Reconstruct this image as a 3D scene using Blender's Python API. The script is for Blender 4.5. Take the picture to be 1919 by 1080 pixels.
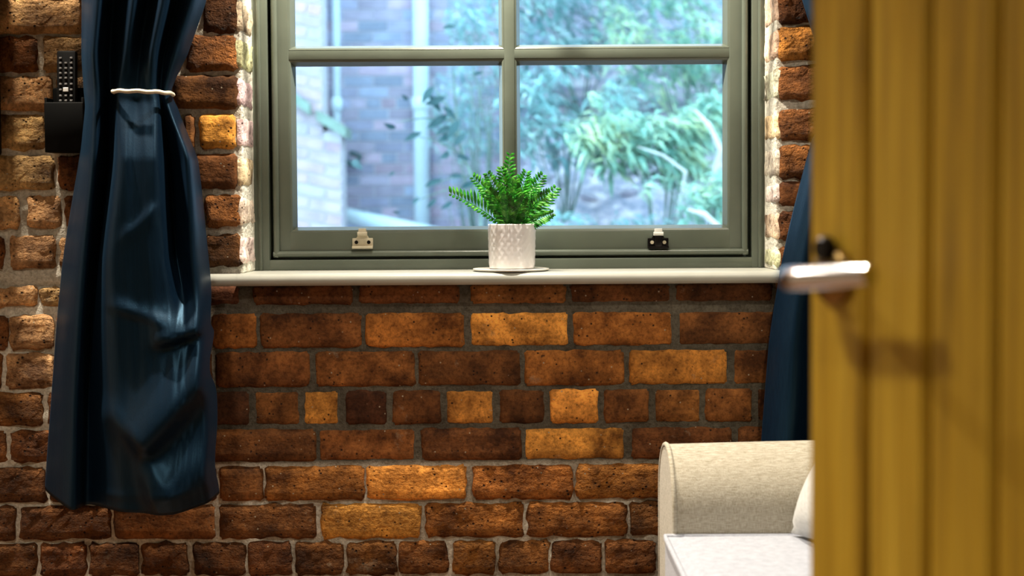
import bpy, bmesh, math, random
from mathutils import Vector, Matrix, noise

for o in list(bpy.data.objects):
    bpy.data.objects.remove(o, do_unlink=True)
scene = bpy.context.scene
COL = scene.collection
R = math.radians

# ------------------------------------------------------------------ camera
W, H, F = 1919, 1080, 2428.0
CAM_LOC = Vector((0.0, -2.8, 1.08))
SHIFT_Y = -0.0245
cam_data = bpy.data.cameras.new('camera')
cam = bpy.data.objects.new('camera', cam_data)
COL.objects.link(cam)
CAM_ROT = Matrix.Rotation(R(90 - 2.2), 3, 'X') @ Matrix.Rotation(R(-0.35), 3, 'Z')
cam.matrix_world = Matrix.Translation(CAM_LOC) @ CAM_ROT.to_4x4()
cam_data.sensor_width = 36.0
cam_data.lens = F / W * 36.0
cam_data.shift_y = SHIFT_Y
cam_data.clip_start = 0.02
cam_data.dof.use_dof = True
cam_data.dof.focus_distance = 2.84
cam_data.dof.aperture_fstop = 2.6
scene.camera = cam

# ------------------------------------------------------------------ world + exposure
world = bpy.data.worlds.new('sky')
scene.world = world
world.use_nodes = True
bg = world.node_tree.nodes['Background']
bg.inputs[0].default_value = (0.52, 0.80, 1.0, 1)
bg.inputs[1].default_value = 5.6
scene.view_settings.view_transform = 'Standard'
scene.view_settings.look = 'None'
scene.view_settings.exposure = 0.0
scene.view_settings.gamma = 1.0
scene.view_settings.use_curve_mapping = False

WARM = (1.0, 0.90, 0.74)
#             x      y     z    watts cone blend
DOWNLIGHTS = [(-1.13, -0.15, 2.39, 270, 125, 0.55, .025),
              (-0.10, -0.19, 2.39, 190, 120, 0.6, .025),
              (0.60, -1.15, 2.39, 46, 120, 0.6, .025),
              (-0.95, -1.75, 2.39, 84, 125, 0.6, .11)]
HALL_LIGHT = (-0.30, -3.15, 2.39, 16, 130, 0.6, .04)


def ray(px, py):
    xc = (px - W / 2) / F
    yc = (H / 2 + SHIFT_Y * W - py) / F
    return CAM_ROT @ Vector((xc, yc, -1.0))


def P(px, py, Y):
    """world point at depth Y seen at a photograph pixel (used to measure real sizes)"""
    d = ray(px, py)
    t = (Y - CAM_LOC.y) / d.y
    return CAM_LOC + d * t


# ------------------------------------------------------------------ helpers
def sr(r, g, b):
    def f(c):
        c /= 255.0
        return c / 12.92 if c <= 0.04045 else ((c + 0.055) / 1.055) ** 2.4
    return (f(r), f(g), f(b), 1.0)


def link(o, parent=None):
    COL.objects.link(o)
    if parent is not None:
        o.parent = parent
    return o


def empty(name, loc=(0, 0, 0), parent=None):
    o = bpy.data.objects.new(name, None)
    o.location = loc
    o.empty_display_size = 0.05
    return link(o, parent)


def tag(o, label=None, cat=None, group=None, kind=None):
    if label: o['label'] = label
    if cat: o['category'] = cat
    if group: o['group'] = group
    if kind: o['kind'] = kind
    return o


class MB:
    """collects geometry for ONE mesh object"""
    def __init__(s):
        s.v, s.f, s.m = [], [], []

    def add(s, verts, faces, mi=0):
        n = len(s.v)
        s.v += [tuple(v) for v in verts]
        s.f += [tuple(i + n for i in f) for f in faces]
        s.m += [mi] * len(faces)

    def box(s, x0, x1, y0, y1, z0, z1, mi=0, b=0.0):
        if b <= 0:
            vs = [(x, y, z) for x in (x0, x1) for y in (y0, y1) for z in (z0, z1)]
            fs = [(0, 1, 3, 2), (4, 6, 7, 5), (0, 4, 5, 1), (2, 3, 7, 6), (0, 2, 6, 4), (1, 5, 7, 3)]
            s.add(vs, fs, mi)
            return
        bm = bmesh.new()
        bmesh.ops.create_cube(bm, size=1)
        bmesh.ops.transform(bm, matrix=Matrix.Translation(((x0 + x1) / 2, (y0 + y1) / 2, (z0 + z1) / 2)) @
                            Matrix.Diagonal((x1 - x0, y1 - y0, z1 - z0, 1)), verts=bm.verts)
        bmesh.ops.bevel(bm, geom=bm.edges[:], offset=b, segments=2, affect='EDGES', profile=0.5)
        s.bm(bm, mi)

    def bm(s, bm, mi=0, mat=None):
        bm.verts.index_update()
        vs = [(mat @ v.co if mat else v.co) for v in bm.verts]
        s.add(vs, [[v.index for v in f.verts] for f in bm.faces], mi)
        bm.free()

    def tube(s, pts, rad, n=10, mi=0, cap=True):
        pts = [Vector(p) for p in pts]
        m = len(pts)
        rads = rad if isinstance(rad, (list, tuple)) else [rad] * m
        vs, fs = [], []
        t0 = (pts[1] - pts[0]).normalized()
        up = Vector((0, 0, 1)) if abs(t0.z) < 0.9 else Vector((1, 0, 0))
        a = t0.cross(up).normalized()
        for i, p in enumerate(pts):
            t = (pts[min(i + 1, m - 1)] - pts[max(i - 1, 0)]).normalized()
            a = (a - t * a.dot(t)).normalized()
            b = t.cross(a)
            for k in range(n):
                an = 2 * math.pi * k / n
                vs.append(p + (a * math.cos(an) + b * math.sin(an)) * rads[i])
        for i in range(m - 1):
            for k in range(n):
                k2 = (k + 1) % n
                fs.append((i * n + k, i * n + k2, (i + 1) * n + k2, (i + 1) * n + k))
        if cap:
            fs.append(tuple(range(n - 1, -1, -1)))
            fs.append(tuple((m - 1) * n + k for k in range(n)))
        s.add(vs, fs, mi)

    def lathe(s, prof, n=32, c=(0, 0, 0), mi=0, cap=True):
        vs, fs = [], []
        for (r, z) in prof:
            for k in range(n):
                an = 2 * math.pi * k / n
                vs.append((c[0] + r * math.cos(an), c[1] + r * math.sin(an), c[2] + z))
        for i in range(len(prof) - 1):
            for k in range(n):
                k2 = (k + 1) % n
                fs.append((i * n + k, i * n + k2, (i + 1) * n + k2, (i + 1) * n + k))
        if cap:
            fs.append(tuple(range(n - 1, -1, -1)))
            fs.append(tuple((len(prof) - 1) * n + k for k in range(n)))
        s.add(vs, fs, mi)

    def mesh(s, name, mats, smooth=False, angle=None):
        me = bpy.data.meshes.new(name)
        me.from_pydata(s.v, [], s.f)
        for m in (mats if isinstance(mats, (list, tuple)) else [mats]):
            me.materials.append(m)
        me.polygons.foreach_set('material_index', s.m)
        if smooth:
            me.polygons.foreach_set('use_smooth', [True] * len(s.f))
        me.update()
        if angle:
            me.polygons.foreach_set('use_smooth', [True] * len(s.f))
            me.set_sharp_from_angle(angle=R(angle))
        return me

    def build(s, name, mats, parent=None, smooth=False, angle=None, loc=None):
        me = s.mesh(name, mats, smooth, angle)
        o = bpy.data.objects.new(name, me)
        if loc is not None:
            o.location = loc
        return link(o, parent)


# ------------------------------------------------------------------ materials
def new_mat(name):
    m = bpy.data.materials.new(name)
    m.use_nodes = True
    nt = m.node_tree
    return m, nt, nt.nodes, nt.links, nt.nodes['Principled BSDF']


def N(nt, t, **kw):
    n = nt.nodes.new(t)
    for k, v in kw.items():
        if hasattr(n, k):
            setattr(n, k, v)
        else:
            n.inputs[k].default_value = v
    return n


def ramp(nt, stops, src):
    r = nt.nodes.new('ShaderNodeValToRGB')
    e = r.color_ramp.elements
    while len(e) > 1:
        e.remove(e[-1])
    e[0].position, e[0].color = stops[0]
    for p, c in stops[1:]:
        x = e.new(p)
        x.color = c
    nt.links.new(src, r.inputs[0])
    return r


def coords(nt, scale=(1, 1, 1), offset_random=False, use='Object'):
    tc = nt.nodes.new('ShaderNodeTexCoord')
    mp = nt.nodes.new('ShaderNodeMapping')
    mp.inputs['Scale'].default_value = scale
    nt.links.new(tc.outputs[use], mp.inputs['Vector'])
    if offset_random:
        oi = nt.nodes.new('ShaderNodeObjectInfo')
        ml = N(nt, 'ShaderNodeMath', operation='MULTIPLY')
        ml.inputs[1].default_value = 37.0
        nt.links.new(oi.outputs['Random'], ml.inputs[0])
        cb = nt.nodes.new('ShaderNodeCombineXYZ')
        for i in range(3):
            nt.links.new(ml.outputs[0], cb.inputs[i])
        nt.links.new(cb.outputs[0], mp.inputs['Location'])
    return mp.outputs[0]


def mixc(nt, fac, a, b, blend='MIX'):
    m = nt.nodes.new('ShaderNodeMix')
    m.data_type = 'RGBA'
    m.blend_type = blend
    for val, idx in ((fac, 0), (a, 6), (b, 7)):
        if hasattr(val, 'links'):
            nt.links.new(val, m.inputs[idx])
        else:
            m.inputs[idx].default_value = val
    return m.outputs[2]


def bump(nt, height, strength=0.5, dist=0.004, normal=None):
    b = nt.nodes.new('ShaderNodeBump')
    if hasattr(strength, 'links'):
        nt.links.new(strength, b.inputs['Strength'])
    else:
        b.inputs['Strength'].default_value = strength
    b.inputs['Distance'].default_value = dist
    nt.links.new(height, b.inputs['Height'])
    if normal is not None:
        nt.links.new(normal, b.inputs['Normal'])
    return b.outputs[0]


def simple(name, col, rough=0.6, metal=0.0, noise_amt=0.12, nscale=30.0, bump_s=0.0, bscale=200.0, bdist=0.001, spec=0.5):
    m, nt, n, l, bs = new_mat(name)
    co = coords(nt)
    nz = N(nt, 'ShaderNodeTexNoise', Scale=nscale, Detail=4.0)
    l.new(co, nz.inputs['Vector'])
    a = tuple(c * (1 - noise_amt) for c in col[:3]) + (1,)
    b = tuple(min(1, c * (1 + noise_amt)) for c in col[:3]) + (1,)
    rp = ramp(nt, [(0.3, a), (0.7, b)], nz.outputs['Fac'])
    l.new(rp.outputs[0], bs.inputs['Base Color'])
    bs.inputs['Roughness'].default_value = rough
    bs.inputs['Metallic'].default_value = metal
    bs.inputs['Specular IOR Level'].default_value = spec
    if bump_s > 0:
        nb = N(nt, 'ShaderNodeTexNoise', Scale=bscale, Detail=3.0)
        l.new(co, nb.inputs['Vector'])
        l.new(bump(nt, nb.outputs['Fac'], bump_s, bdist), bs.inputs['Normal'])
    return m


def brick_material(name, bump_k=1.0):
    """colour from the object's own colour, alpha = how coarse the face is"""
    m, nt, n, l, bs = new_mat(name)
    co = coords(nt, offset_random=True)
    oi = n.new('ShaderNodeObjectInfo')
    big = N(nt, 'ShaderNodeTexNoise', Scale=12.0, Detail=6.0, Roughness=0.66)
    l.new(co, big.inputs['Vector'])
    fine = N(nt, 'ShaderNodeTexNoise', Scale=130.0, Detail=4.0, Roughness=0.7)
    l.new(co, fine.inputs['Vector'])
    rb = ramp(nt, [(0.36, (0.30, 0.26, 0.24, 1)), (0.46, (0.72, 0.70, 0.68, 1)), (0.54, (1.08, 1.08, 1.06, 1)), (0.64, (1.65, 1.65, 1.55, 1))], big.outputs['Fac'])
    c1 = mixc(nt, 1.0, oi.outputs['Color'], rb.outputs[0], 'MULTIPLY')
    rf = ramp(nt, [(0.34, (0.50, 0.47, 0.46, 1)), (0.52, (1, 1, 1, 1)), (0.68, (1.2, 1.2, 1.2, 1))], fine.outputs['Fac'])
    c2 = mixc(nt, 0.9, c1, rf.outputs[0], 'MULTIPLY')
    # dark iron pits
    vo = N(nt, 'ShaderNodeTexVoronoi', Scale=75.0)
    l.new(co, vo.inputs['Vector'])
    rv = ramp(nt, [(0.10, (1, 1, 1, 1)), (0.22, (0, 0, 0, 1))], vo.outputs['Distance'])
    pn = N(nt, 'ShaderNodeTexNoise', Scale=28.0, Detail=1.0)
    l.new(co, pn.inputs['Vector'])
    rp = ramp(nt, [(0.48, (0, 0, 0, 1)), (0.56, (1, 1, 1, 1))], pn.outputs['Fac'])
    pit = N(nt, 'ShaderNodeMath', operation='MULTIPLY')
    l.new(rv.outputs[0], pit.inputs[0])
    l.new(rp.outputs[0], pit.inputs[1])
    c3 = mixc(nt, pit.outputs[0], c2, (0.020, 0.009, 0.005, 1))
    # pale lime specks and smears
    v2 = N(nt, 'ShaderNodeTexVoronoi', Scale=42.0)
    l.new(co, v2.inputs['Vector'])
    r2 = ramp(nt, [(0.055, (1, 1, 1, 1)), (0.085, (0, 0, 0, 1))], v2.outputs['Distance'])
    sm = N(nt, 'ShaderNodeTexNoise', Scale=9.0, Detail=6.0, Roughness=0.75)
    l.new(co, sm.inputs['Vector'])
    rs = ramp(nt, [(0.62, (0, 0, 0, 1)), (0.76, (0.7, 0.7, 0.7, 1))], sm.outputs['Fac'])
    spk = N(nt, 'ShaderNodeMath', operation='MAXIMUM')
    l.new(r2.outputs[0], spk.inputs[0])
    l.new(rs.outputs[0], spk.inputs[1])
    c4 = mixc(nt, spk.outputs[0], c3, (0.42, 0.35, 0.25, 1))
    l.new(c4, bs.inputs['Base Color'])
    bs.inputs['Roughness'].default_value = 0.85
    bs.inputs['Specular IOR Level'].default_value = 0.25
    # relief
    mid = N(nt, 'ShaderNodeTexNoise', Scale=52.0, Detail=5.0, Roughness=0.62)
    torn = n.new('ShaderNodeMapping')
    torn.inputs['Scale'].default_value = (0.5, 1.0, 1.0)
    l.new(co, torn.inputs['Vector'])
    l.new(torn.outputs[0], mid.inputs['Vector'])
    h = N(nt, 'ShaderNodeMath', operation='MULTIPLY_ADD')
    l.new(fine.outputs['Fac'], h.inputs[0])
    h.inputs[1].default_value = 0.45
    l.new(mid.outputs['Fac'], h.inputs[2])
    h2 = N(nt, 'ShaderNodeMath', operation='SUBTRACT')
    l.new(h.outputs[0], h2.inputs[0])
    l.new(pit.outputs[0], h2.inputs[1])
    st = N(nt, 'ShaderNodeMath', operation='MULTIPLY')
    l.new(oi.outputs['Alpha'], st.inputs[0])
    st.inputs[1].default_value = bump_k
    l.new(bump(nt, h2.outputs[0], st.outputs[0], 0.030), bs.inputs['Normal'])
    return m


M_brick = brick_material('brick')


def mortar_material():
    m, nt, n, l, bs = new_mat('mortar')
    co = coords(nt)
    a = N(nt, 'ShaderNodeTexNoise', Scale=6.0, Detail=5.0, Roughness=0.6)
    b = N(nt, 'ShaderNodeTexNoise', Scale=120.0, Detail=4.0, Roughness=0.7)
    l.new(co, a.inputs['Vector'])
    l.new(co, b.inputs['Vector'])
    # grey pointing from sill to knee height; lime elsewhere, whitened to suggest raking light
    at = N(nt, 'ShaderNodeVertexColor', layer_name='lime')
    grey = ramp(nt, [(0.35, sr(80, 75, 66)), (0.65, sr(112, 106, 94))], a.outputs['Fac'])
    lime = ramp(nt, [(0.30, sr(160, 153, 136)), (0.6, sr(226, 220, 206))], a.outputs['Fac'])
    c = mixc(nt, at.outputs['Color'], grey.outputs[0], lime.outputs[0])
    rb = ramp(nt, [(0.3, (0.55, 0.53, 0.5, 1)), (0.6, (1.1, 1.1, 1.1, 1))], b.outputs['Fac'])
    l.new(mixc(nt, 1.0, c, rb.outputs[0], 'MULTIPLY'), bs.inputs['Base Color'])
    bs.inputs['Roughness'].default_value = 0.95
    bs.inputs['Specular IOR Level'].default_value = 0.1
    l.new(bump(nt, b.outputs['Fac'], 0.8, 0.006), bs.inputs['Normal'])
    return m


M_mortar = mortar_material()
M_lime = simple('limewash', sr(232, 226, 212), 0.95, noise_amt=0.28, nscale=38, bump_s=0.8, bscale=110, bdist=0.006, spec=0.1)
M_plaster = simple('plaster', sr(150, 140, 124), 0.9, noise_amt=0.04, nscale=4)
M_ceiling = simple('ceiling_paint', sr(196, 190, 180), 0.9, noise_amt=0.03, nscale=4)
M_sage = simple('sage_paint', sr(101, 109, 98), 0.28, noise_amt=0.07, nscale=14, bump_s=0.15, bscale=60, bdist=0.001)
M_sill = simple('sill_paint', sr(178, 179, 170), 0.36, noise_amt=0.06, nscale=12, bump_s=0.12, bscale=50, bdist=0.001)
M_black = simple('black_plastic', sr(5, 5, 5), 0.6, noise_amt=0.1, spec=.08)
M_remote = simple('remote_plastic', sr(9, 9, 10), 0.5, noise_amt=0.1, spec=.15)
M_button = simple('button_rubber', sr(120, 118, 118), 0.6, noise_amt=0.05)
M_button_white = simple('button_white', sr(225, 222, 218), 0.5, noise_amt=0.04)  # white keys among the grey rubber ones
M_chrome = simple('brushed_chrome', sr(205, 205, 210), 0.16, metal=1.0, noise_amt=0.05)
M_brass = simple('aged_brass', sr(150, 125, 80), 0.3, metal=1.0, noise_amt=0.2)
M_cream_metal = simple('cream_metal', sr(206, 196, 172), 0.4, noise_amt=0.1, nscale=80)
M_dark_metal = simple('dark_metal', sr(38, 36, 36), 0.3, metal=0.8, noise_amt=0.2)
M_ceramic = simple('white_ceramic', sr(240, 238, 240), 0.28, noise_amt=0.02, nscale=20)
M_saucer = simple('saucer_glaze', sr(236, 232, 222), 0.3, noise_amt=0.05)
M_soil = simple('potting_soil', sr(30, 24, 18), 0.95, noise_amt=0.4, nscale=120, bump_s=0.8, bscale=150, bdist=0.004)
M_cord = simple('cotton_cord', sr(208, 196, 172), 0.85, noise_amt=0.1, nscale=200, bump_s=0.4, bscale=500)
M_white_gloss = simple('white_fitting', sr(235, 235, 230), 0.4, noise_amt=0.02)


def lens_material():
    m, nt, n, l, bs = new_mat('lamp_lens')
    bs.inputs['Emission Color'].default_value = WARM + (1,)
    bs.inputs['Emission Strength'].default_value = 6.0
    return m


M_lens = lens_material()


def fern_material():
    m, nt, n, l, bs = new_mat('fern_leaf')
    co = coords(nt)
    nz = N(nt, 'ShaderNodeTexNoise', Scale=70.0, Detail=3.0)
    l.new(co, nz.inputs['Vector'])
    oi = n.new('ShaderNodeObjectInfo')
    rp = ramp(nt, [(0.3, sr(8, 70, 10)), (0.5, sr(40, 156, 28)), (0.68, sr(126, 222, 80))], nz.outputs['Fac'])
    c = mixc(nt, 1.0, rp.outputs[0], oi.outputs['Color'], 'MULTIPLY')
    l.new(c, bs.inputs['Base Color'])
    bs.inputs['Roughness'].default_value = 0.45
    return m


M_fern = fern_material()


def linen(name, c0, c1, scale=900):
    m, nt, n, l, bs = new_mat(name)
    ca = coords(nt, (70, 70, scale))
    cb = coords(nt, (scale, scale, 70))
    a = N(nt, 'ShaderNodeTexNoise', Scale=1.0, Detail=2.0)
    b = N(nt, 'ShaderNodeTexNoise', Scale=1.0, Detail=2.0)
    l.new(ca, a.inputs['Vector'])
    l.new(cb, b.inputs['Vector'])
    ad = N(nt, 'ShaderNodeMath', operation='ADD')
    l.new(a.outputs['Fac'], ad.inputs[0])
    l.new(b.outputs['Fac'], ad.inputs[1])
    hf = N(nt, 'ShaderNodeMath', operation='MULTIPLY')
    l.new(ad.outputs[0], hf.inputs[0])
    hf.inputs[1].default_value = 0.5
    rp = ramp(nt, [(0.36, c0), (0.62, c1)], hf.outputs[0])
    l.new(rp.outputs[0], bs.inputs['Base Color'])
    bs.inputs['Roughness'].default_value = 0.9
    bs.inputs['Specular IOR Level'].default_value = 0.15
    bs.inputs['Sheen Weight'].default_value = 0.15
    l.new(bump(nt, hf.outputs[0], 0.35, 0.0015), bs.inputs['Normal'])
    return m


M_linen = linen('oatmeal_linen', sr(138, 130, 110), sr(186, 179, 164))
M_seat = linen('white_linen', sr(152, 155, 166), sr(174, 177, 187), 500)
M_pillow = linen('white_cotton', sr(176, 175, 170), sr(200, 199, 196), 700)


def satin():
    m, nt, n, l, bs = new_mat('navy_satin')
    cb = coords(nt, (650, 650, 12))
    b = N(nt, 'ShaderNodeTexNoise', Scale=1.0, Detail=2.0)
    l.new(cb, b.inputs['Vector'])
    rp = ramp(nt, [(0.3, (0.0007, 0.003, 0.009, 1)), (0.7, (0.0016, 0.007, 0.017, 1))], b.outputs['Fac'])
    l.new(rp.outputs[0], bs.inputs['Base Color'])
    bs.inputs['Roughness'].default_value = 0.40
    bs.inputs['Specular IOR Level'].default_value = 0.42
    bs.inputs['Specular Tint'].default_value = (0.25, 0.62, 1.0, 1)
    bs.inputs['Sheen Weight'].default_value = 0.02
    bs.inputs['Sheen Tint'].default_value = (0.2, 0.5, 0.9, 1)
    l.new(bump(nt, b.outputs['Fac'], 0.25, 0.001), bs.inputs['Normal'])
    return m


M_satin = satin()


def pine():
    m, nt, n, l, bs = new_mat('stained_pine')
    co = coords(nt, (26, 26, 1.3), offset_random=True)
    a = N(nt, 'ShaderNodeTexNoise', Scale=1.0, Detail=6.0, Roughness=0.62, Distortion=0.6)
    l.new(co, a.inputs['Vector'])
    co2 = coords(nt, (150, 150, 4), offset_random=True)
    b = N(nt, 'ShaderNodeTexNoise', Scale=1.0, Detail=3.0)
    l.new(co2, b.inputs['Vector'])
    rp = ramp(nt, [(0.28, sr(116, 86, 10)), (0.48, sr(190, 150, 30)), (0.70, sr(222, 184, 60))], a.outputs['Fac'])
    rb = ramp(nt, [(0.35, (0.8, 0.78, 0.72, 1)), (0.6, (1.05, 1.05, 1.05, 1))], b.outputs['Fac'])
    l.new(mixc(nt, 1.0, rp.outputs[0], rb.outputs[0], 'MULTIPLY'), bs.inputs['Base Color'])
    bs.inputs['Roughness'].default_value = 0.5
    return m


M_pine = pine()


def glass():
    m, nt, n, l, bs = new_mat('window_glass')
    n.remove(bs)
    tr = n.new('ShaderNodeBsdfTransparent')
    tr.inputs[0].default_value = (0.93, 0.97, 0.97, 1)
    gl = n.new('ShaderNodeBsdfGlossy')
    gl.inputs['Roughness'].default_value = 0.03
    fr = n.new('ShaderNodeFresnel')
    fr.inputs['IOR'].default_value = 1.45
    co = coords(nt)
    nz = N(nt, 'ShaderNodeTexNoise', Scale=7.0, Detail=1.0)
    l.new(co, nz.inputs['Vector'])
    l.new(bump(nt, nz.outputs['Fac'], 0.05, 0.01), gl.inputs['Normal'])
    mx = n.new('ShaderNodeMixShader')
    l.new(fr.outputs[0], mx.inputs[0])
    l.new(tr.outputs[0], mx.inputs[1])
    l.new(gl.outputs[0], mx.inputs[2])
    l.new(mx.outputs[0], n['Material Output'].inputs[0])
    return m


M_glass = glass()


def floorboards():
    m, nt, n, l, bs = new_mat('floor_boards')
    co = coords(nt)
    br = n.new('ShaderNodeTexBrick')
    br.inputs['Color1'].default_value = sr(120, 82, 50)
    br.inputs['Color2'].default_value = sr(98, 64, 38)
    br.inputs['Mortar'].default_value = sr(40, 26, 16)
    br.inputs['Scale'].default_value = 1.0
    br.inputs['Brick Width'].default_value = 1.4
    br.inputs['Row Height'].default_value = 0.14
    br.inputs['Mortar Size'].default_value = 0.003
    l.new(co, br.inputs['Vector'])
    l.new(br.outputs['Color'], bs.inputs['Base Color'])
    bs.inputs['Roughness'].default_value = 0.45
    return m


M_floor = floorboards()

# ------------------------------------------------------------------ room shell
XL, XR = -2.05, 1.75
YF, YH = -2.44, -4.3          # doorway wall, end of the hall behind it
ZC = 2.42


def structure(name, mb, mats, parent=None, **kw):
    return tag(mb.build(name, mats, parent, **kw), kind='structure')


b = MB(); b.box(XL - .1, XR + .1, YH - .1, .33, -.1, 0); structure('floor', b, M_floor)
b = MB(); b.box(XL - .1, XR + .1, YH - .1, .33, ZC, ZC + .1); structure('ceiling', b, M_ceiling)
b = MB(); b.box(XL - .1, XL, YH - .1, .012, 0, ZC); structure('wall_left', b, M_plaster)
b = MB(); b.box(XR, XR + .1, YH - .1, .012, 0, ZC); structure('wall_right', b, M_plaster)
b = MB(); b.box(XL, XR, YH - .1, YH, 0, ZC); structure('wall_hall_end', b, M_plaster)

# --- the brick window wall: rows and bricks measured from the photograph
OX0 = P(446, 260, 0).x
OX1 = P(1461, 260, 0).x
SILL_Z = P(950, 511, -.03).z
SILL_T = 0.026
OZ0 = SILL_Z - SILL_T
WIN_Y = 0.135
OZ1 = SILL_Z + 1.06

# top and bottom pixel of every course, read at x = 500
ROWS = [(-76, -14), (-5, 60), (67, 131), (142, 202), (215, 277), (290, 352), (366, 424), (441, 499), (515, 570),
        (590, 651), (662, 724), (735, 796), (807, 864), (876, 938), (948, 1009), (1019, 1078), (1091, 1150)]
ROW_Z = [(P(500, b_, 0).z, P(500, t_, 0).z) for (t_, b_) in ROWS]
PITCH = (ROW_Z[1][1] - ROW_Z[15][1]) / 14.0
while ROW_Z[0][1] + PITCH < ZC:
    t1 = ROW_Z[0][1] + PITCH
    ROW_Z.insert(0, (t1 - (PITCH - .0125), t1))
EXTRA = len(ROW_Z) - len(ROWS)
while ROW_Z[-1][0] - PITCH > 0.0:
    t0 = ROW_Z[-1][0] - PITCH
    ROW_Z.append((t0, t0 + PITCH - .0125))

DARK, BROWN, MID, WARMB, BRIGHT, TAN = range(6)
TONES = {DARK: (78, 46, 28), BROWN: (110, 68, 35), MID: (136, 86, 44), WARMB: (166, 106, 48), BRIGHT: (220, 150, 68), TAN: (204, 160, 108)}
# row index in ROWS: list of (x0 px, x1 px, tone, coarseness)
S, C = 0.22, 0.85            # smooth pressed face, coarse weathered face
LEFT = {
    0: [(-150, 30, TAN, C), (42, 150, TAN, C), (160, 330, MID, C), (340, 440, MID, C)],
    1: [(-60, 152, TAN, C), (162, 352, MID, C), (382, 441, BROWN, C)],
    2: [(-130, 69, MID, C), (80, 180, TAN, C), (190, 338, MID, C), (350, 440, MID, C)],
    3: [(-110, 97, TAN, C), (107, 300, TAN, C), (325, 443, BROWN, S)],
    4: [(-75, 83, TAN, C), (94, 250, TAN, C), (260, 336, MID, C), (345, 362, BROWN, S), (374, 439, BRIGHT, S)],
    5: [(-100, 99, TAN, C), (110, 295, MID, C), (305, 357, MID, C), (366, 442, BROWN, S)],
    6: [(-60, 34, TAN, C), (50, 112, TAN, C), (122, 300, MID, C), (312, 376, MID, C), (385, 446, MID, C)],
    7: [(-170, 5, MID, C), (17, 102, TAN, C), (112, 200, TAN, C), (212, 376, MID, C), (386, 448, BROWN, C)],
    8: [(-70, 65, TAN, C), (74, 150, TAN, C), (160, 345, MID, C), (355, 447, DARK, S)],
    9: [(-160, 10, MID, C), (18, 98, TAN, C), (108, 290, MID, C), (300, 385, MID, S)],
    10: [(-190, 2, MID, C), (11, 100, TAN, C), (110, 300, MID, C), (310, 395, BROWN, S)],
    11: [(-110, 78, MID, C), (88, 180, MID, C), (190, 280, BROWN, C), (290, 378, BROWN, S), (388, 466, DARK, S)],
    12: [(-180, 10, MID, C), (20, 200, MID, C), (210, 388, BROWN, S)],
    13: [(-110, 84, BROWN, C), (94, 285, BROWN, C), (295, 402, BROWN, S)],
    14: [(-160, 28, BROWN, C), (38, 204, BROWN, C), (214, 400, BROWN, S)],
    15: [(-30, 66, BROWN, C), (76, 160, BROWN, C), (168, 258, BROWN, C), (266, 352, BROWN, C), (362, 458, BROWN, C)],
    16: [(-90, 90, BROWN, C), (102, 290, BROWN, C), (300, 490, BROWN, C)],
}
CENTRE = {
    8: [(475, 660, BROWN, S), (673, 860, BROWN, S), (883, 1059, MID, S), (1070, 1255, BROWN, S), (1268, 1447, BROWN, S)],
    9: [(398, 480, WARMB, S), (489, 675, MID, S), (686, 868, WARMB, S), (882, 1064, BRIGHT, S), (1075, 1259, WARMB, S), (1272, 1462, MID, S)],
    10: [(405, 579, MID, S), (593, 776, MID, S), (785, 974, BROWN, S), (984, 1168, WARMB, S), (1180, 1361, WARMB, S), (1376, 1560, MID, S)],
    11: [(478, 560, BROWN, S), (570, 633, BRIGHT, S), (649, 724, DARK, S), (736, 826, BROWN, S), (836, 924, BRIGHT, S), (937, 1019, BROWN, S),
         (1031, 1120, BRIGHT, S), (1132, 1216, MID, S), (1228, 1312, MID, S), (1323, 1410, MID, S), (1420, 1506, BROWN, S)],
    12: [(398, 590, BROWN, S), (598, 777, MID, S), (791, 976, BROWN, S), (984, 1169, BRIGHT, S), (1184, 1372, BROWN, S), (1384, 1570, BROWN, S)],
    13: [(412, 491, BROWN, S), (498, 681, WARMB, .5), (689, 873, BRIGHT, .5), (887, 1072, WARMB, C), (1081, 1268, WARMB, C), (1280, 1470, MID, C)],
    14: [(411, 590, BROWN, .6), (602, 787, BRIGHT, .6), (798, 982, WARMB, C), (989, 1173, WARMB, C), (1181, 1370, MID, C), (1382, 1570, MID, C)],
    15: [(466, 545, BROWN, C), (554, 642, BROWN, C), (651, 742, MID, C), (747, 838, MID, C), (848, 928, WARMB, C), (937, 1029, MID, C),
         (1035, 1127, MID, C), (1134, 1229, MID, C), (1239, 1330, MID, C), (1340, 1430, MID, C), (1440, 1530, MID, C)],
    16: [(500, 690, MID, C), (700, 890, MID, C), (902, 1090, MID, C), (1100, 1290, MID, C), (1302, 1490, MID, C)],
}
# right pier above the sill has its own levels (pixels at x = 1490)
RROWS = [(-95, -35), (-24, 42), (50, 112), (124, 186), (206, 262), (274, 333), (342, 384), (396, 452), (464, 508)]
RIGHT = {0: [(1463, 1560, BROWN, C)], 1: [(1462, 1520, BROWN, C), (1532, 1620, BROWN, C)], 2: [(1462, 1655, WARMB, C)],
         3: [(1461, 1545, MID, C), (1556, 1640, MID, C)], 4: [(1463, 1660, MID, C)], 5: [(1464, 1540, MID, C), (1552, 1640, MID, C)],
         6: [(1464, 1650, BROWN, S)], 7: [(1464, 1540, BROWN, C), (1550, 1640, BROWN, C)], 8: [(1464, 1650, BROWN, C)]}

rnd = random.Random(7)
brick_specs = []      # (x0, x1, z0, z1, tone, coarse, priority)


def fill(xa, xb, z0, z1, header, tone, coarse, pri, start=0.0):
    """regular bond from xa to xb"""
    x = xa + start
    while x < xb - 0.03:
        w = (0.101 if header else 0.211) * rnd.uniform(.97, 1.03)
        e = min(x + w, xb)
        if e - x > 0.025:
            brick_specs.append((x, e, z0, z1, rnd.choice([tone, MID, BROWN]), coarse, pri))
        x = e + 0.0115


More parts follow.
